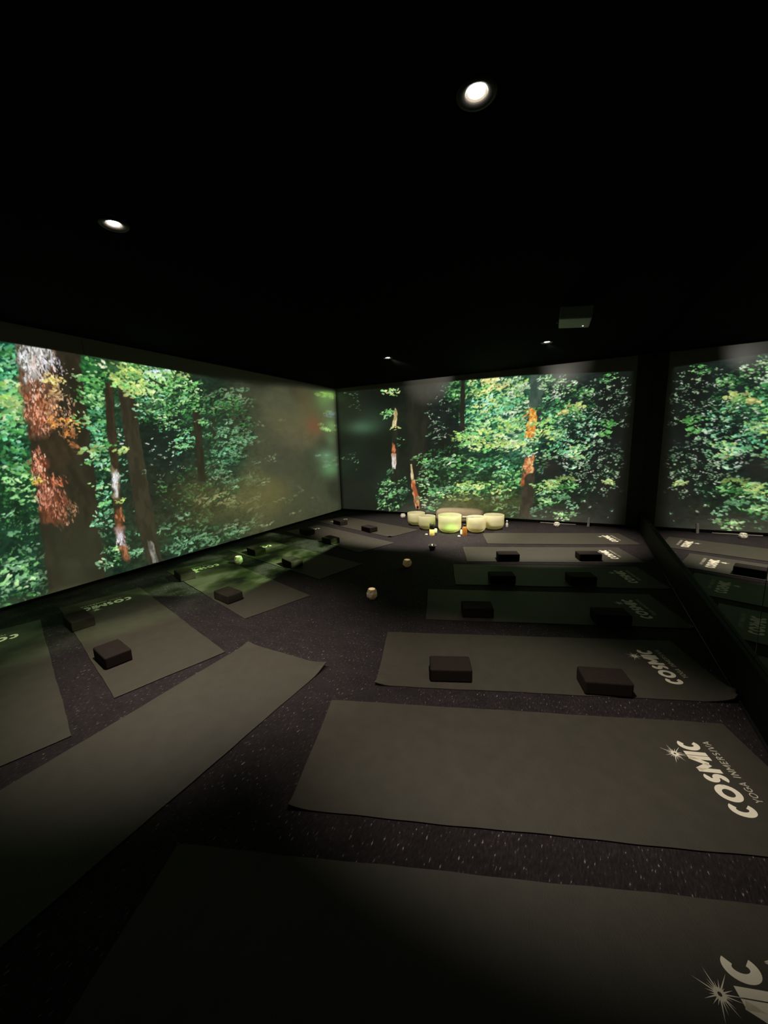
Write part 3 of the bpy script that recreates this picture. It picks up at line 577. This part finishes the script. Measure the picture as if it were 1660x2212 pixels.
# ------------------------------------------------------------------ projector and its beams
def beam(name, loc, target, size_deg, energy, u_rng, v_rng, cols, scale, soft=.03, thr=(.42, .60), parent=None):
    ld = bpy.data.lights.new(name, 'SPOT'); ld.energy = energy; ld.spot_size = math.radians(size_deg); ld.spot_blend = .05; ld.shadow_soft_size = .012
    ld.use_nodes = True; nt = ld.node_tree; L = nt.links
    em = nt.nodes['Emission']; tc = nt.nodes.new('ShaderNodeTexCoord'); sp = nt.nodes.new('ShaderNodeSeparateXYZ')
    L.new(tc.outputs['Normal'], sp.inputs[0])
    def math_(op, a, b=None, c=None, clamp=False):
        n = nt.nodes.new('ShaderNodeMath'); n.operation = op; n.use_clamp = clamp
        for i, s in enumerate((a, b, c)):
            if s is None: continue
            if isinstance(s, (int, float)): n.inputs[i].default_value = s
            else: L.new(s, n.inputs[i])
        return n.outputs[0]
    az = math_('ABSOLUTE', sp.outputs[2])
    u = math_('DIVIDE', sp.outputs[0], az); v = math_('DIVIDE', sp.outputs[1], az)
    def win(c, lo, hi):
        a = math_('MULTIPLY', math_('SUBTRACT', c, lo), 1/soft, clamp=True); b = math_('MULTIPLY', math_('SUBTRACT', hi, c), 1/soft, clamp=True)
        return math_('MULTIPLY', a, b)
    k = math_('MULTIPLY', win(u, *u_rng), win(v, *v_rng))
    cb = nt.nodes.new('ShaderNodeCombineXYZ'); L.new(math_('MULTIPLY', u, .8), cb.inputs[0]); L.new(math_('MULTIPLY', v, 1.9), cb.inputs[1])
    n = nt.nodes.new('ShaderNodeTexNoise'); n.inputs['Scale'].default_value = scale; n.inputs['Detail'].default_value = 5; n.inputs['Roughness'].default_value = .55
    L.new(cb.outputs[0], n.inputs['Vector'])
    r = nt.nodes.new('ShaderNodeValToRGB'); r.color_ramp.elements[0].position = thr[0]; r.color_ramp.elements[1].position = thr[1]
    r.color_ramp.elements[0].color = (*cols[0], 1); r.color_ramp.elements[1].color = (*cols[2], 1)
    e = r.color_ramp.elements.new((thr[0]+thr[1])/2); e.color = (*cols[1], 1)
    L.new(n.outputs['Fac'], r.inputs['Fac']); L.new(r.outputs['Color'], em.inputs['Color']); L.new(k, em.inputs['Strength'])
    lo = bpy.data.objects.new(name, ld); C.objects.link(lo); lo.location = loc
    lo.rotation_euler = (Vector(target)-Vector(loc)).to_track_quat('-Z', 'Y').to_euler()
    return lo
pr = empty('ceiling_projector', (-.124, 3.846, 2.261), .065); pr.rotation_euler = (-.01, .102, .065)
tag(pr, 'grey box projector hung from the black ceiling above the far right downlight', 'projector')
from_bm('body', box_bm(-.122, .122, -.142, .142, 0, .100, .010, 3), M['projector'], pr)
from_bm('lens', lathe_bm([(0, .022), (.024, .022), (.028, .018), (.028, -.004), (0, -.004)], 32), M['projector_dark'], pr, True)
ln = pr.children[-1]; ln.rotation_euler = (0, -math.pi/2, 0); ln.location = (-.122, .06, .05)
vb = bmesh.new()
for k in range(6):
    b2 = box_bm(-.1235, -.1215, -.10+k*.016, -.092+k*.016, .018, .058); me = bpy.data.meshes.new('t'); b2.to_mesh(me); b2.free(); vb.from_mesh(me); bpy.data.meshes.remove(me)
from_bm('vent', vb, M['projector_dark'], pr)
from_bm('ceiling_mount', box_bm(-.035, .035, -.035, .035, .099, .142, .004), M['projector_dark'], pr)
ft = from_bm('foot', lathe_bm([(0, -.004), (.006, -.004), (.007, .001), (0, .001)], 16), M['led'], pr, True); ft.location = (.07, .075, 0)
GREENS = [(.010, .020, .010), (.10, .20, .05), (.42, .60, .30)]
beam('projector_beam', (-.30, 3.35, 2.24), (-3.2, 3.05, 0), 84, PROJ_W*75, (-.26, .34), (-.085, .135), GREENS, 7.0, soft=.012)
beam('projector_beam', (-.35, .55, 2.24), (-3.3, 1.45, 0), 84, PROJ_W*24, (-.30, .30), (-.075, .15), [(.01, .02, .012), (.14, .21, .10), (.34, .44, .24)], 5.0, soft=.03)
beam('projector_beam', (-.40, 3.55, 2.2), (-1.70, 5.30, .08), 60, PROJ_W*13, (-.085, .085), (-.085, .11), [(.04, .10, .02), (.22, .55, .08), (.5, 1.0, .22)], 9.0, soft=.06)

# ------------------------------------------------------------------ yoga mats
LEN, WID, THK = 1.83, .61, .005
def stroke(bm, pts, wd):
    """flat ribbon of constant width through pts"""
    L = []; R_ = []
    for i, p in enumerate(pts):
        a = Vector(pts[max(0, i-1)]); b = Vector(pts[min(len(pts)-1, i+1)])
        d = (b-a).normalized(); n = Vector((-d.y, d.x))
        L.append(bm.verts.new((p[0]+n.x*wd/2, p[1]+n.y*wd/2, 0))); R_.append(bm.verts.new((p[0]-n.x*wd/2, p[1]-n.y*wd/2, 0)))
    for i in range(len(pts)-1): bm.faces.new((L[i], R_[i], R_[i+1], L[i+1]))
def arc(cx, cy, rx, ry, a0, a1, n=28):
    return [(cx+rx*math.cos(math.radians(a0+(a1-a0)*k/n)), cy+ry*math.sin(math.radians(a0+(a1-a0)*k/n))) for k in range(n+1)]
def glyphs(text, h, adv, wd):
    """rounded capital letters of height h, each given as centre-line strokes; text x to the right, y up"""
    bm = bmesh.new(); x = 0.0
    for ch in text:
        a = adv.get(ch, .7)*h
        r = a/2-wd*.25; cx = x+a/2; q = h/2-wd/2
        S = lambda pts: stroke(bm, [(x+px*a, py*h) for px, py in pts], wd)
        e = wd/2/h
        if ch == 'C': stroke(bm, arc(cx+r*.12, h/2, r-wd/4, q, 48, 312), wd)
        elif ch == 'O': stroke(bm, arc(cx, h/2, r-wd/4, q, 0, 360, 40), wd)
        elif ch == 'G':
            stroke(bm, arc(cx, h/2, r-wd/4, q, 45, 345), wd); S([(.55, .46), (.95, .46), (.95, .2)])
        elif ch == 'S':
            ry = (h-wd)/4; rx = r-wd/2
            p = arc(cx, h*.5+ry, rx, ry, 40, 270, 18)+arc(cx, h*.5-ry, rx, ry, 90, -140, 18)[1:]
            stroke(bm, p, wd)
        elif ch == 'M':
            S([(.10, 0), (.10, 1)]); S([(.90, 0), (.90, 1)]); S([(.10, 1-e*.3), (.5, .30)]); S([(.5, .30), (.90, 1-e*.3)])
        elif ch == 'N': S([(.14, 0), (.14, 1)]); S([(.86, 0), (.86, 1)]); S([(.14, .98), (.86, .02)])
        elif ch == 'I': S([(.5, 0), (.5, 1)])
        elif ch == 'Y': S([(.5, 0), (.5, .5)]); S([(.05, 1), (.5, .45)]); S([(.95, 1), (.5, .45)])
        elif ch == 'A': S([(.05, 0), (.5, 1)]); S([(.95, 0), (.5, 1)]); S([(.2, .32), (.8, .32)])
        elif ch == 'E': S([(.2, 0), (.2, 1)]); S([(.2, 1-e), (.88, 1-e)]); S([(.2, .5), (.8, .5)]); S([(.2, e), (.88, e)])
        elif ch == 'R':
            S([(.16, 0), (.16, 1)])
            stroke(bm, [(x+.16*a, h-wd/2)]+arc(x+.52*a, h*.74, .30*a, h*.26-wd/2, 90, -90, 12)+[(x+.16*a, h*.48+wd/2)], wd); S([(.5, .5), (.88, 0)])
        elif ch == 'V': S([(.05, 1), (.5, 0)]); S([(.95, 1), (.5, 0)])
        x += a+adv.get('gap', .06)*h
    return bm, x
def place_print(bm, wpx, x_base, y0, y1, slant=0.0):
    """lettering laid on the mat: reads along +y, tops towards the aisle (-x)"""
    k = (y1-y0)/wpx
    for v in bm.verts: v.co = Vector((x_base-v.co.y, y0+v.co.x*k+slant*v.co.y, .0056))
    for f in bm.faces:
        if f.normal.z < 0: f.normal_flip()
    bm.normal_update()
    for f in bm.faces:
        if f.normal.z < 0: f.normal_flip()
    bm2 = bm
    g = bmesh.ops.extrude_face_region(bm2, geom=list(bm2.faces))
    for v in [e for e in g['geom'] if isinstance(e, bmesh.types.BMVert)]: v.co.z -= .0005
    return bm2
def make_word():
    bm, wpx = glyphs('COSMIC', .082, dict(C=.80, O=1.0, S=.70, M=1.06, I=.32, gap=.03), .0215)
    return place_print(bm, wpx, 1.640, .128-.305, .486-.305, .04)
def make_tagline(word, ya, yb):
    bm, wpx = glyphs(word, .026, {'Y': .72, 'O': .98, 'G': .92, 'A': .8, 'I': .3, 'N': .8, 'M': .95, 'E': .66, 'R': .72, 'S': .66, 'V': .78, 'gap': .14}, .0038)
    return place_print(bm, wpx, 1.692, ya-.305, yb-.305, .04)
def make_star():
    bm = bmesh.new(); rnd = random.Random(3); n = 22
    for k in range(n):
        a = 2*math.pi*k/n+rnd.uniform(-.06, .06); R1 = (.050 if k % 3 == 0 else .034 if k % 3 == 1 else .024)*rnd.uniform(.85, 1.15)
        r0 = .008; w0 = .0024
        p = [(r0*math.cos(a+.22), r0*math.sin(a+.22)), (R1*.5*math.cos(a)-w0*.45*math.sin(a), R1*.5*math.sin(a)+w0*.45*math.cos(a)), (R1*math.cos(a), R1*math.sin(a)),
             (R1*.5*math.cos(a)+w0*.45*math.sin(a), R1*.5*math.sin(a)-w0*.45*math.cos(a)), (r0*math.cos(a-.22), r0*math.sin(a-.22))]
        bm.faces.new([bm.verts.new((1.516+x, .405-.305+y, .0056)) for x, y in p])
    N = 24
    ri = [bm.verts.new((1.516+.0045*math.cos(2*math.pi*k/N), .1+.0045*math.sin(2*math.pi*k/N), .0056)) for k in range(N)]
    ro = [bm.verts.new((1.516+.0125*math.cos(2*math.pi*k/N), .1+.0125*math.sin(2*math.pi*k/N), .0057)) for k in range(N)]
    for k in range(N): bm.faces.new((ri[k], ro[k], ro[(k+1) % N], ri[(k+1) % N]))
    bm.normal_update()
    for f in bm.faces:
        if f.normal.z < 0: f.normal_flip()
    return bm
def mesh_of(name, bm, material):
    me = bpy.data.meshes.new(name); bm.normal_update(); bm.to_mesh(me); bm.free(); me.materials.append(material); return me
ME_WORD = mesh_of('wordmark_print', make_word(), M['print']); ME_TAG = [mesh_of('tagline_print', make_tagline(*q), M['print_dim']) for q in (('YOGA', .195, .285), ('INMERSIVA', .300, .490))]; ME_STAR = mesh_of('starburst_print', make_star(), M['print'])

def mat_mesh(length, width, lifts, seed, place):
    rnd = random.Random(seed); nx, ny = 70, 26
    ph = [rnd.uniform(0, 6.28) for _ in range(4)]
    def pt(i, j):
        x = length*i/nx; y = -width/2+width*j/ny
        if j in (0, ny): y += .0016*math.sin(x*9+ph[0])+.0008*math.sin(x*31+ph[1])
        if i in (0, nx): x += .0016*math.sin(y*14+ph[2])
        z = 0.0
        for lx, ly, hgt, rad in lifts:
            d = math.hypot(x-lx, y-ly)/rad
            if d < 1: z += hgt*(1-d)**2
        px, py, a = place                                   # an end that meets the mirror base bends up against it
        over = px+x*math.cos(a)-y*math.sin(a)-(XR-.020)
        if over > -.04:
            t = max(0.0, over); x -= t/math.cos(a); z += t+max(0, .04+min(over, 0))*.12
        return x, y, z
    bm = bmesh.new(); T = []; B = []
    for j in range(ny+1):
        T.append([]); B.append([])
        for i in range(nx+1):
            x, y, z = pt(i, j); T[-1].append(bm.verts.new((x, y, z+THK))); B[-1].append(bm.verts.new((x, y, z+.0004)))
    for j in range(ny):
        for i in range(nx):
            bm.faces.new((T[j][i], T[j][i+1], T[j+1][i+1], T[j+1][i])); bm.faces.new((B[j][i], B[j+1][i], B[j+1][i+1], B[j][i+1]))
    for i in range(nx):
        bm.faces.new((B[0][i], B[0][i+1], T[0][i+1], T[0][i])); bm.faces.new((B[ny][i+1], B[ny][i], T[ny][i], T[ny][i+1]))
    for j in range(ny):
        bm.faces.new((B[j+1][0], B[j][0], T[j][0], T[j+1][0])); bm.faces.new((B[j][nx], B[j+1][nx], T[j+1][nx], T[j][nx]))
    return mesh_of('yoga_mat', bm, M['mat'])
def yoga_mat(x, y, deg, label, lifts=(), seed=0, length=LEN, width=WID, logo=True, group='yoga mats laid out in two rows'):
    o = obj('yoga_mat', mat_mesh(length, width, lifts, seed, (x, y, math.radians(deg)))); o.location = (x, y, 0); o.rotation_euler = (0, 0, math.radians(deg))
    tag(o, label, 'yoga mat', group)
    if logo:
        obj('wordmark_print', ME_WORD, None, o); [obj('tagline_print', q, None, o) for q in ME_TAG]; obj('starburst_print', ME_STAR, None, o)
    return o
H = WID/2
a0 = math.radians(20.2)
yoga_mat(-1.141+H*math.sin(a0), .633-H*math.cos(a0), 20.2, 'mat in deep shade at the photo bottom, its logo cut by the right edge', seed=1)
yoga_mat(-.9925, 1.18, 19.5, 'empty olive mat with the largest fully readable logo, second from the bottom right', [(0, -H, .020, .10)], 2)
yoga_mat(-1.0525, 1.958, 20.0, 'right-row mat carrying two blocks, its end curling up against the mirror base', [(0, -H, .018, .10), (LEN, -H, .035, .22)], 3)
yoga_mat(-1.084, 2.828, 19.0, 'unlit right-row mat with two blocks, fourth from the bottom right', seed=4)
yoga_mat(-1.0925, 3.6155, 19.0, 'unlit right-row mat with two blocks, third before the back wall', seed=5)
yoga_mat(-1.185, 4.3445, 20.0, 'lit right-row mat with two blocks, next to the block-free mat by the bowls', seed=6)
yoga_mat(-1.14, 5.1875, 19.0, 'block-free right-row mat farthest back, right of the singing bowls', seed=7)
yoga_mat(-2.155, .451, 162, 'left-row mat cut by the photo\'s left edge, no blocks on it', seed=8)
yoga_mat(-2.09, 1.282, 164, 'nearest left-row mat with two blocks, green light crossing its upper half', seed=9)
yoga_mat(-2.18, 2.28, 163, 'left-row mat with two blocks, lit aisle end, just before the green-lit patch', seed=10)
yoga_mat(-2.196, 3.25, 166, 'left-row mat with two blocks washed in green projector light', seed=11)
yoga_mat(-2.29, 4.227, 160, 'left-row mat with two blocks, second from the back wall', seed=12)
yoga_mat(-2.286, 5.07, 160.5, 'left-row mat with two blocks nearest the back wall and bowls', [(0, H, .018, .09)], 13)
yoga_mat(-1.63, 1.72, -90.8, 'bare mat lying lengthwise in the aisle at bottom left, no logo in view', [(0, -.33, .012, .12), (0, .33, .03, .18)], 14, length=1.95, width=.655, logo=False, group=None)

# ------------------------------------------------------------------ foam blocks
BL, BW, BH = .229, .145, .076
block0 = None
def block(x, y, deg, label, right=True):
    """x, y: the near left bottom corner (right row) or the nearest bottom corner (left row)"""
    global block0
    a = math.radians(deg); u = Vector((math.cos(a), math.sin(a))); n = Vector((-u.y, u.x)) if right else Vector((u.y, -u.x))
    c = Vector((x, y))+u*BL/2+n*BW/2
    if block0 is None:
        bm = box_bm(-BL/2, BL/2, -BW/2, BW/2, 0, BH, .009, 3)
        o = from_bm('yoga_block', bm, M['foam']); block0 = o
    else:
        o = block0.copy(); C.objects.link(o)
    o.location = (c.x, c.y, THK+.0004); o.rotation_euler = (0, 0, a)
    tag(o, label, 'yoga block', 'foam yoga blocks on the mats')
block(-.685, 1.821, 22, 'foam block nearest the camera on the right row, at the aisle end of its mat')
block(.072, 2.047, 17.4, 'foam block in front of the large logo, near the curled mat end by the mirror')
block(-.741, 2.668, 21, 'brown foam block at the aisle end of the fourth right mat, in the dark')
block(.149, 2.926, 18.5, 'barely visible foam block near the mirror on the fourth right mat')
block(-.70, 3.451, 22, 'black foam block at the aisle end of the dim mat behind the darkest one')
block(-.04, 3.699, 22, 'black foam block towards the mirror on the dim mat behind the darkest one')
block(-.769, 4.191, 21, 'black foam block at the aisle end of the farthest right mat that has blocks')
block(.027, 4.506, 21, 'black foam block touching the logo of the farthest right mat that has blocks')
block(-2.502, 1.12, 168.6, 'largest foam block on the left, brown top lit, on the nearest left mat', False)
block(-3.282, 1.297, 169.5, 'green-tinted foam block close to the big trunk picture on the nearest left mat', False)
block(-2.609, 2.126, 169, 'foam block at the aisle end of the mat before the green-lit patch', False)
block(-3.525, 2.343, 160, 'foam block at the wall end of the mat before the green-lit patch', False)
block(-2.751, 3.10, 158, 'foam block with green light on top, at the aisle edge of the green-lit mat', False)
block(-3.496, 3.314, 162, 'small dark foam block beside the green-lit candle holder', False)
block(-2.931, 4.111, 159, 'foam block at the aisle end of the second mat from the back wall', False)
block(-3.591, 4.43, 157, 'foam block at the wall end of the second mat from the back wall', False)
block(-2.783, 4.914, 156, 'foam block in the middle of the left mat nearest the back wall', False)
block(-3.50, 5.196, 156, 'foam block in front of the logo of the left mat nearest the back wall', False)

# ------------------------------------------------------------------ candle holders
def facet_holder_bm(n=7, scale=1.0, ry=1.0):
    prof_o = [(.026, 0), (.046, .020), (.048, .045), (.040, .068), (.033, .078)]
    prof_i = [(.0305, .077), (.034, .062), (.031, .040)]
    bm = bmesh.new(); rings = []
    for k, (r, z) in enumerate(prof_o+prof_i):
        off = math.pi/n if (k % 2 and k < len(prof_o)) else 0
        rings.append([bm.verts.new((scale*r*math.cos(2*math.pi*i/n+off), scale*r*math.sin(2*math.pi*i/n+off), scale*ry*z)) for i in range(n)])
    bm.faces.new(list(reversed(rings[0])))
    for a, b in zip(rings, rings[1:]):
        for i in range(n):
            j = (i+1) % n
            if True:
                bm.faces.new((a[i], a[j], b[j], b[i]))
    bm.faces.new(rings[-1])
    bmesh.ops.recalc_face_normals(bm, faces=bm.faces)
    return bm
def flame_bm(h=.016, r=.0042):
    return lathe_bm([(0, 0), (r*.8, h*.15), (r, h*.32), (r*.7, h*.6), (r*.25, h*.88), (0, h)], 12)
def candle_light(parent, z, e=.02, col=(1.0, .82, .60)):
    ld = bpy.data.lights.new('candle_glow', 'POINT'); ld.energy = e; ld.color = col; ld.shadow_soft_size = .006
    lo = bpy.data.objects.new('candle_glow', ld); C.objects.link(lo); lo.location = (0, 0, z); lo.parent = parent
def candle_holder(x, y, label, scale=1.0, ry=1.0, glow=.03, flame_up=0.0, mt='porcelain', rot=0.0):
    t = empty('candle_holder', (x, y, 0.0), rot); tag(t, label, 'candle holder', 'faceted candle holders on the floor')
    from_bm('faceted_shell', facet_holder_bm(7, scale, ry), M[mt], t)
    from_bm('wax', lathe_bm([(0, .052*scale*ry), (.029*scale, .052*scale*ry), (.0295*scale, .044*scale*ry), (0, .044*scale*ry)], 20), M['wax_lit'], t, True)
    f = from_bm('flame', flame_bm(), M['flame'], t, True); f.location = (0, 0, .0535*scale*ry+flame_up)
    candle_light(t, .066*scale*ry+flame_up, glow)
    return t
candle_holder(-1.553, 2.735, 'white faceted candle holder in the aisle nearest the camera', 1.0, 1.15, .02)
candle_holder(-1.628, 3.66, 'grey faceted candle holder in the aisle, middle of the three in line', 1.05, .95, .010, rot=.4)
candle_holder(-3.468, 3.03, 'candle holder between two left mats, lit bright green by the projector', 1.0, 1.15, .03, rot=.2)
candle_holder(-2.813, 6.18, 'white faceted candle holder by the back wall, left of the bowls', 1.0, 1.0, .012, rot=.7)
candle_holder(-.30, 6.27, 'candle holder by the back wall on the right, pale stick lying behind it', .95, .95, .02, rot=.3)
t = empty('candle_holder', (-1.601, 4.37, 0)); tag(t, 'smoked glass candle holder with bare flame, aisle end nearest the bowls', 'candle holder', 'faceted candle holders on the floor')
from_bm('glass_cup', lathe_bm([(0, .002), (.030, .002), (.040, .030), (.043, .062), (.046, .064), (.046, .060), (.040, .058), (.036, .030), (.027, .008), (0, .008)], 28), M['dark_glass'], t, True)
from_bm('rim', lathe_bm([(.043, .0645), (.0475, .0645), (.0475, .0600), (.0462, .0600)], 28, True), M['crystal'], t, True)
from_bm('wax', lathe_bm([(0, .056), (.036, .056), (.036, .050), (0, .050)], 20), M['dark_glass'], t, True)
f = from_bm('flame', flame_bm(.022, .005), M['flame'], t, True); f.location = (0, 0, .057)
candle_light(t, .078, .03)

# ------------------------------------------------------------------ singing bowls
def bowl_bm(r, h, th=.007):
    rb = .075
    out = [(0, 0), (r*.45, .003)]
    for k in range(1, 9):
        a = math.radians(-78+78*k/8); out.append((r-rb*1.3+rb*1.3*math.cos(a), rb*1.1+rb*1.1*math.sin(a)))
    out += [(r+.001, h*.6), (r+.0015, h-.003), (r-.002, h), (r-th+.002, h), (r-th, h-.003), (r-th, h*.6)]
    inn = []
    for k in range(8, 0, -1):
        a = math.radians(-78+78*k/8); inn.append((r-rb*1.3+(rb*1.3-th)*math.cos(a), rb*1.1+(rb*1.1-th)*math.sin(a)))
    return lathe_bm(out+inn+[(r*.45, th+.003), (0, th)], 64)
bowls = [(-2.365, 5.715, .140, .200, 'frosted singing bowl farthest left, behind a smaller-looking pale one'),
         (-2.091, 5.478, .130, .205, 'frosted singing bowl second from left, behind the yellow jar'),
         (-1.704, 5.405, .168, .255, 'biggest singing bowl in the middle, lit yellow-green'),
         (-1.341, 5.522, .138, .225, 'frosted singing bowl right of the biggest, with a pale mallet on its rim'),
         (-1.146, 5.815, .148, .215, 'frosted singing bowl farthest right, set back by the back wall')]
for x, y, r, h, lab in bowls:
    o = from_bm('singing_bowl', bowl_bm(r, h), M['quartz'], None, True); o.location = (x, y, .004)
    tag(o, lab, 'singing bowl', 'frosted singing bowls in a row')
# mallet across the rim of the fourth bowl
def rod_bm(p, q, r0, r1=None, n=12):
    p, q = Vector(p), Vector(q); L = (q-p).length; r1 = r1 or r0
    bm = lathe_bm([(0, 0), (r0*.8, 0), (r0, r0*.3), (r1, L-r1*.3), (r1*.8, L), (0, L)], n)
    bm.transform(Matrix.Translation(p) @ (q-p).to_track_quat('Z', 'Y').to_matrix().to_4x4())
    return bm
t = empty('mallet', (-1.341, 5.46, .2395)); tag(t, 'pale mallet resting across the rim of the bowl right of the biggest', 'mallet')
from_bm('handle', rod_bm((-.02, -.005, 0), (.11, .04, 0), .005), M['suede'], t, True)
from_bm('head', rod_bm((-.17, -.06, 0), (-.02, -.005, 0), .008), M['suede'], t, True)
t = empty('mallet', (-2.62, 6.30, 0)); tag(t, 'dark mallet standing at the back wall behind the leftmost bowl, round black tip', 'mallet')
from_bm('handle', rod_bm((0, 0, 0), (.0, .10, .16), .008), M['rubber_black'], t, True)
b = bmesh.new(); bmesh.ops.create_uvsphere(b, u_segments=20, v_segments=12, radius=.022); b.transform(Matrix.Translation((0, .105, .170)))
from_bm('head', b, M['rubber_black'], t, True)

# cushion behind the bowls
def cushion_bm(L, D, Hh):
    bm = bmesh.new(); nx, nr = 40, 28; rings = []
    for i in range(nx+1):
        s = -1+2*i/nx; e = (1-abs(s)**8)**.5; e = max(e, .02)
        ring = []
        for k in range(nr):
            a = 2*math.pi*k/nr; c, sn = math.cos(a), math.sin(a)
            y = D/2*e*math.copysign(abs(c)**.55, c); z = Hh/2+Hh/2*(.25+.75*e)*math.copysign(abs(sn)**.6, sn)*(1+.04*math.cos(s*2.2))
            ring.append(bm.verts.new((s*L/2, y, max(z, 0))))
        rings.append(ring)
    for a, b2 in zip(rings, rings[1:]):
        for k in range(nr): bm.faces.new((a[k], b2[k], b2[(k+1) % nr], a[(k+1) % nr]))
    bm.faces.new(rings[0]); bm.faces.new(rings[-1]); bmesh.ops.recalc_face_normals(bm, faces=bm.faces)
    return bm
t = empty('bolster_cushion', (-1.77, 6.17, 0), math.radians(9)); tag(t, 'olive-brown bolster cushion lying behind the biggest singing bowl', 'cushion')
from_bm('cover', cushion_bm(.80, .26, .225), M['cushion'], t, True)
sm = rod_bm((-.385, -.133, .095), (.385, -.133, .095), .004, n=8); from_bm('piping', sm, M['cushion'], t, True)

# jars, bottles and small candles around the bowls
t = empty('candle_jar', (-1.875, 5.115, 0)); tag(t, 'yellow candle jar with a dark upper half, in front of the second bowl', 'candle jar')
from_bm('jar', lathe_bm([(0, 0), (.034, 0), (.037, .006), (.037, .090), (0, .090)], 28), M['yellow_wax'], t, True)
from_bm('dark_band', lathe_bm([(0, .0905), (.036, .0905), (.036, .166), (.031, .176), (0, .176)], 28), M['picture_card'], t, True)
candle_light(t, .20, .04)
t = empty('amber_bottle', (-1.435, 5.245, 0)); tag(t, 'amber brown glass bottle between the biggest bowl and the one on its right', 'bottle')
from_bm('glass_body', lathe_bm([(0, 0), (.030, 0), (.034, .006), (.034, .105), (.024, .128), (.016, .136), (0, .136)], 28), M['amber'], t, True)
from_bm('cap', lathe_bm([(0, .1365), (.019, .1365), (.019, .160), (.016, .164), (0, .164)], 24), M['projector_dark'], t, True)
def tealight(x, y, label, lit=True):
    t = empty('tealight', (x, y, 0)); tag(t, label, 'candle', 'flat tealights in front of the bowls')
    from_bm('cup', lathe_bm([(0, 0), (.021, 0), (.022, .013), (.0205, .013), (.0195, .003), (0, .003)], 24), M['crystal'], t, True)
    from_bm('wax', lathe_bm([(0, .011), (.0195, .011), (.0195, .004), (0, .004)], 20), M['wax_pale'], t, True)
    f = from_bm('flame', flame_bm(.012, .003), M['flame'], t, True); f.location = (0, 0, .011)
    candle_light(t, .03, .03, (1.0, .72, .34))
tealight(-1.955, 5.10, 'flat tealight on the floor left of the yellow candle jar')
tealight(-1.490, 5.155, 'flat tealight on the floor left of the amber bottle')
def votive(x, y, r, h, label):
    t = empty('votive_candle', (x, y, 0)); tag(t, label, 'candle', 'small white candles between the bowls')
    from_bm('wax', lathe_bm([(0, 0), (r*.9, 0), (r, .008), (r, h-.012), (r*.7, h), (0, h)], 24), M['wax_pale'], t, True)
    from_bm('wick', rod_bm((0, 0, h), (0, 0, h+.008), .0012, n=6), M['rubber_black'], t, True)
    candle_light(t, h+.03, .03, (1.0, .72, .34))
votive(-1.880, 5.290, .021, .060, 'round white candle touching the left of the biggest bowl')
votive(-1.500, 5.300, .014, .070, 'slim white candle left of the amber bottle')
t = empty('glass_vial', (-.985, 6.0, 0)); tag(t, 'small clear glass vial standing right of the farthest right bowl', 'bottle')
from_bm('vial_body', lathe_bm([(0, 0), (.017, 0), (.019, .004), (.019, .055), (.010, .068), (.010, .080), (0, .080)], 20), M['crystal'], t, True)
from_bm('stopper', lathe_bm([(0, .0805), (.012, .0805), (.014, .098), (.008, .108), (0, .108)], 16), M['crystal'], t, True)
def prism_bm(n, r, h, tip):
    bm = bmesh.new(); a = [bm.verts.new((r*math.cos(2*math.pi*k/n), r*math.sin(2*math.pi*k/n), 0)) for k in range(n)]
    b = [bm.verts.new((r*.85*math.cos(2*math.pi*k/n), r*.85*math.sin(2*math.pi*k/n), h)) for k in range(n)]; c = bm.verts.new((0, 0, h+tip))
    bm.faces.new(list(reversed(a)))
    for k in range(n): bm.faces.new((a[k], a[(k+1) % n], b[(k+1) % n], b[k])); bm.faces.new((b[k], b[(k+1) % n], c))
    return bm
o = from_bm('crystal_point', prism_bm(6, .019, .128, .012), M['smoky']); o.location = (.125, 6.44, 0); o.rotation_euler = (0, .06, .3)
tag(o, 'pale upright crystal point by the back wall, right of the candle with the stick', 'crystal')
o = from_bm('incense_stick', rod_bm((-.255, 0, 0), (.255, 0, 0), .0055, .004, 10), M['pale_stick'], None, True); o.location = (-.30, 6.49, .0065)
tag(o, 'long pale stick lying along the foot of the back wall behind a candle holder', 'stick')
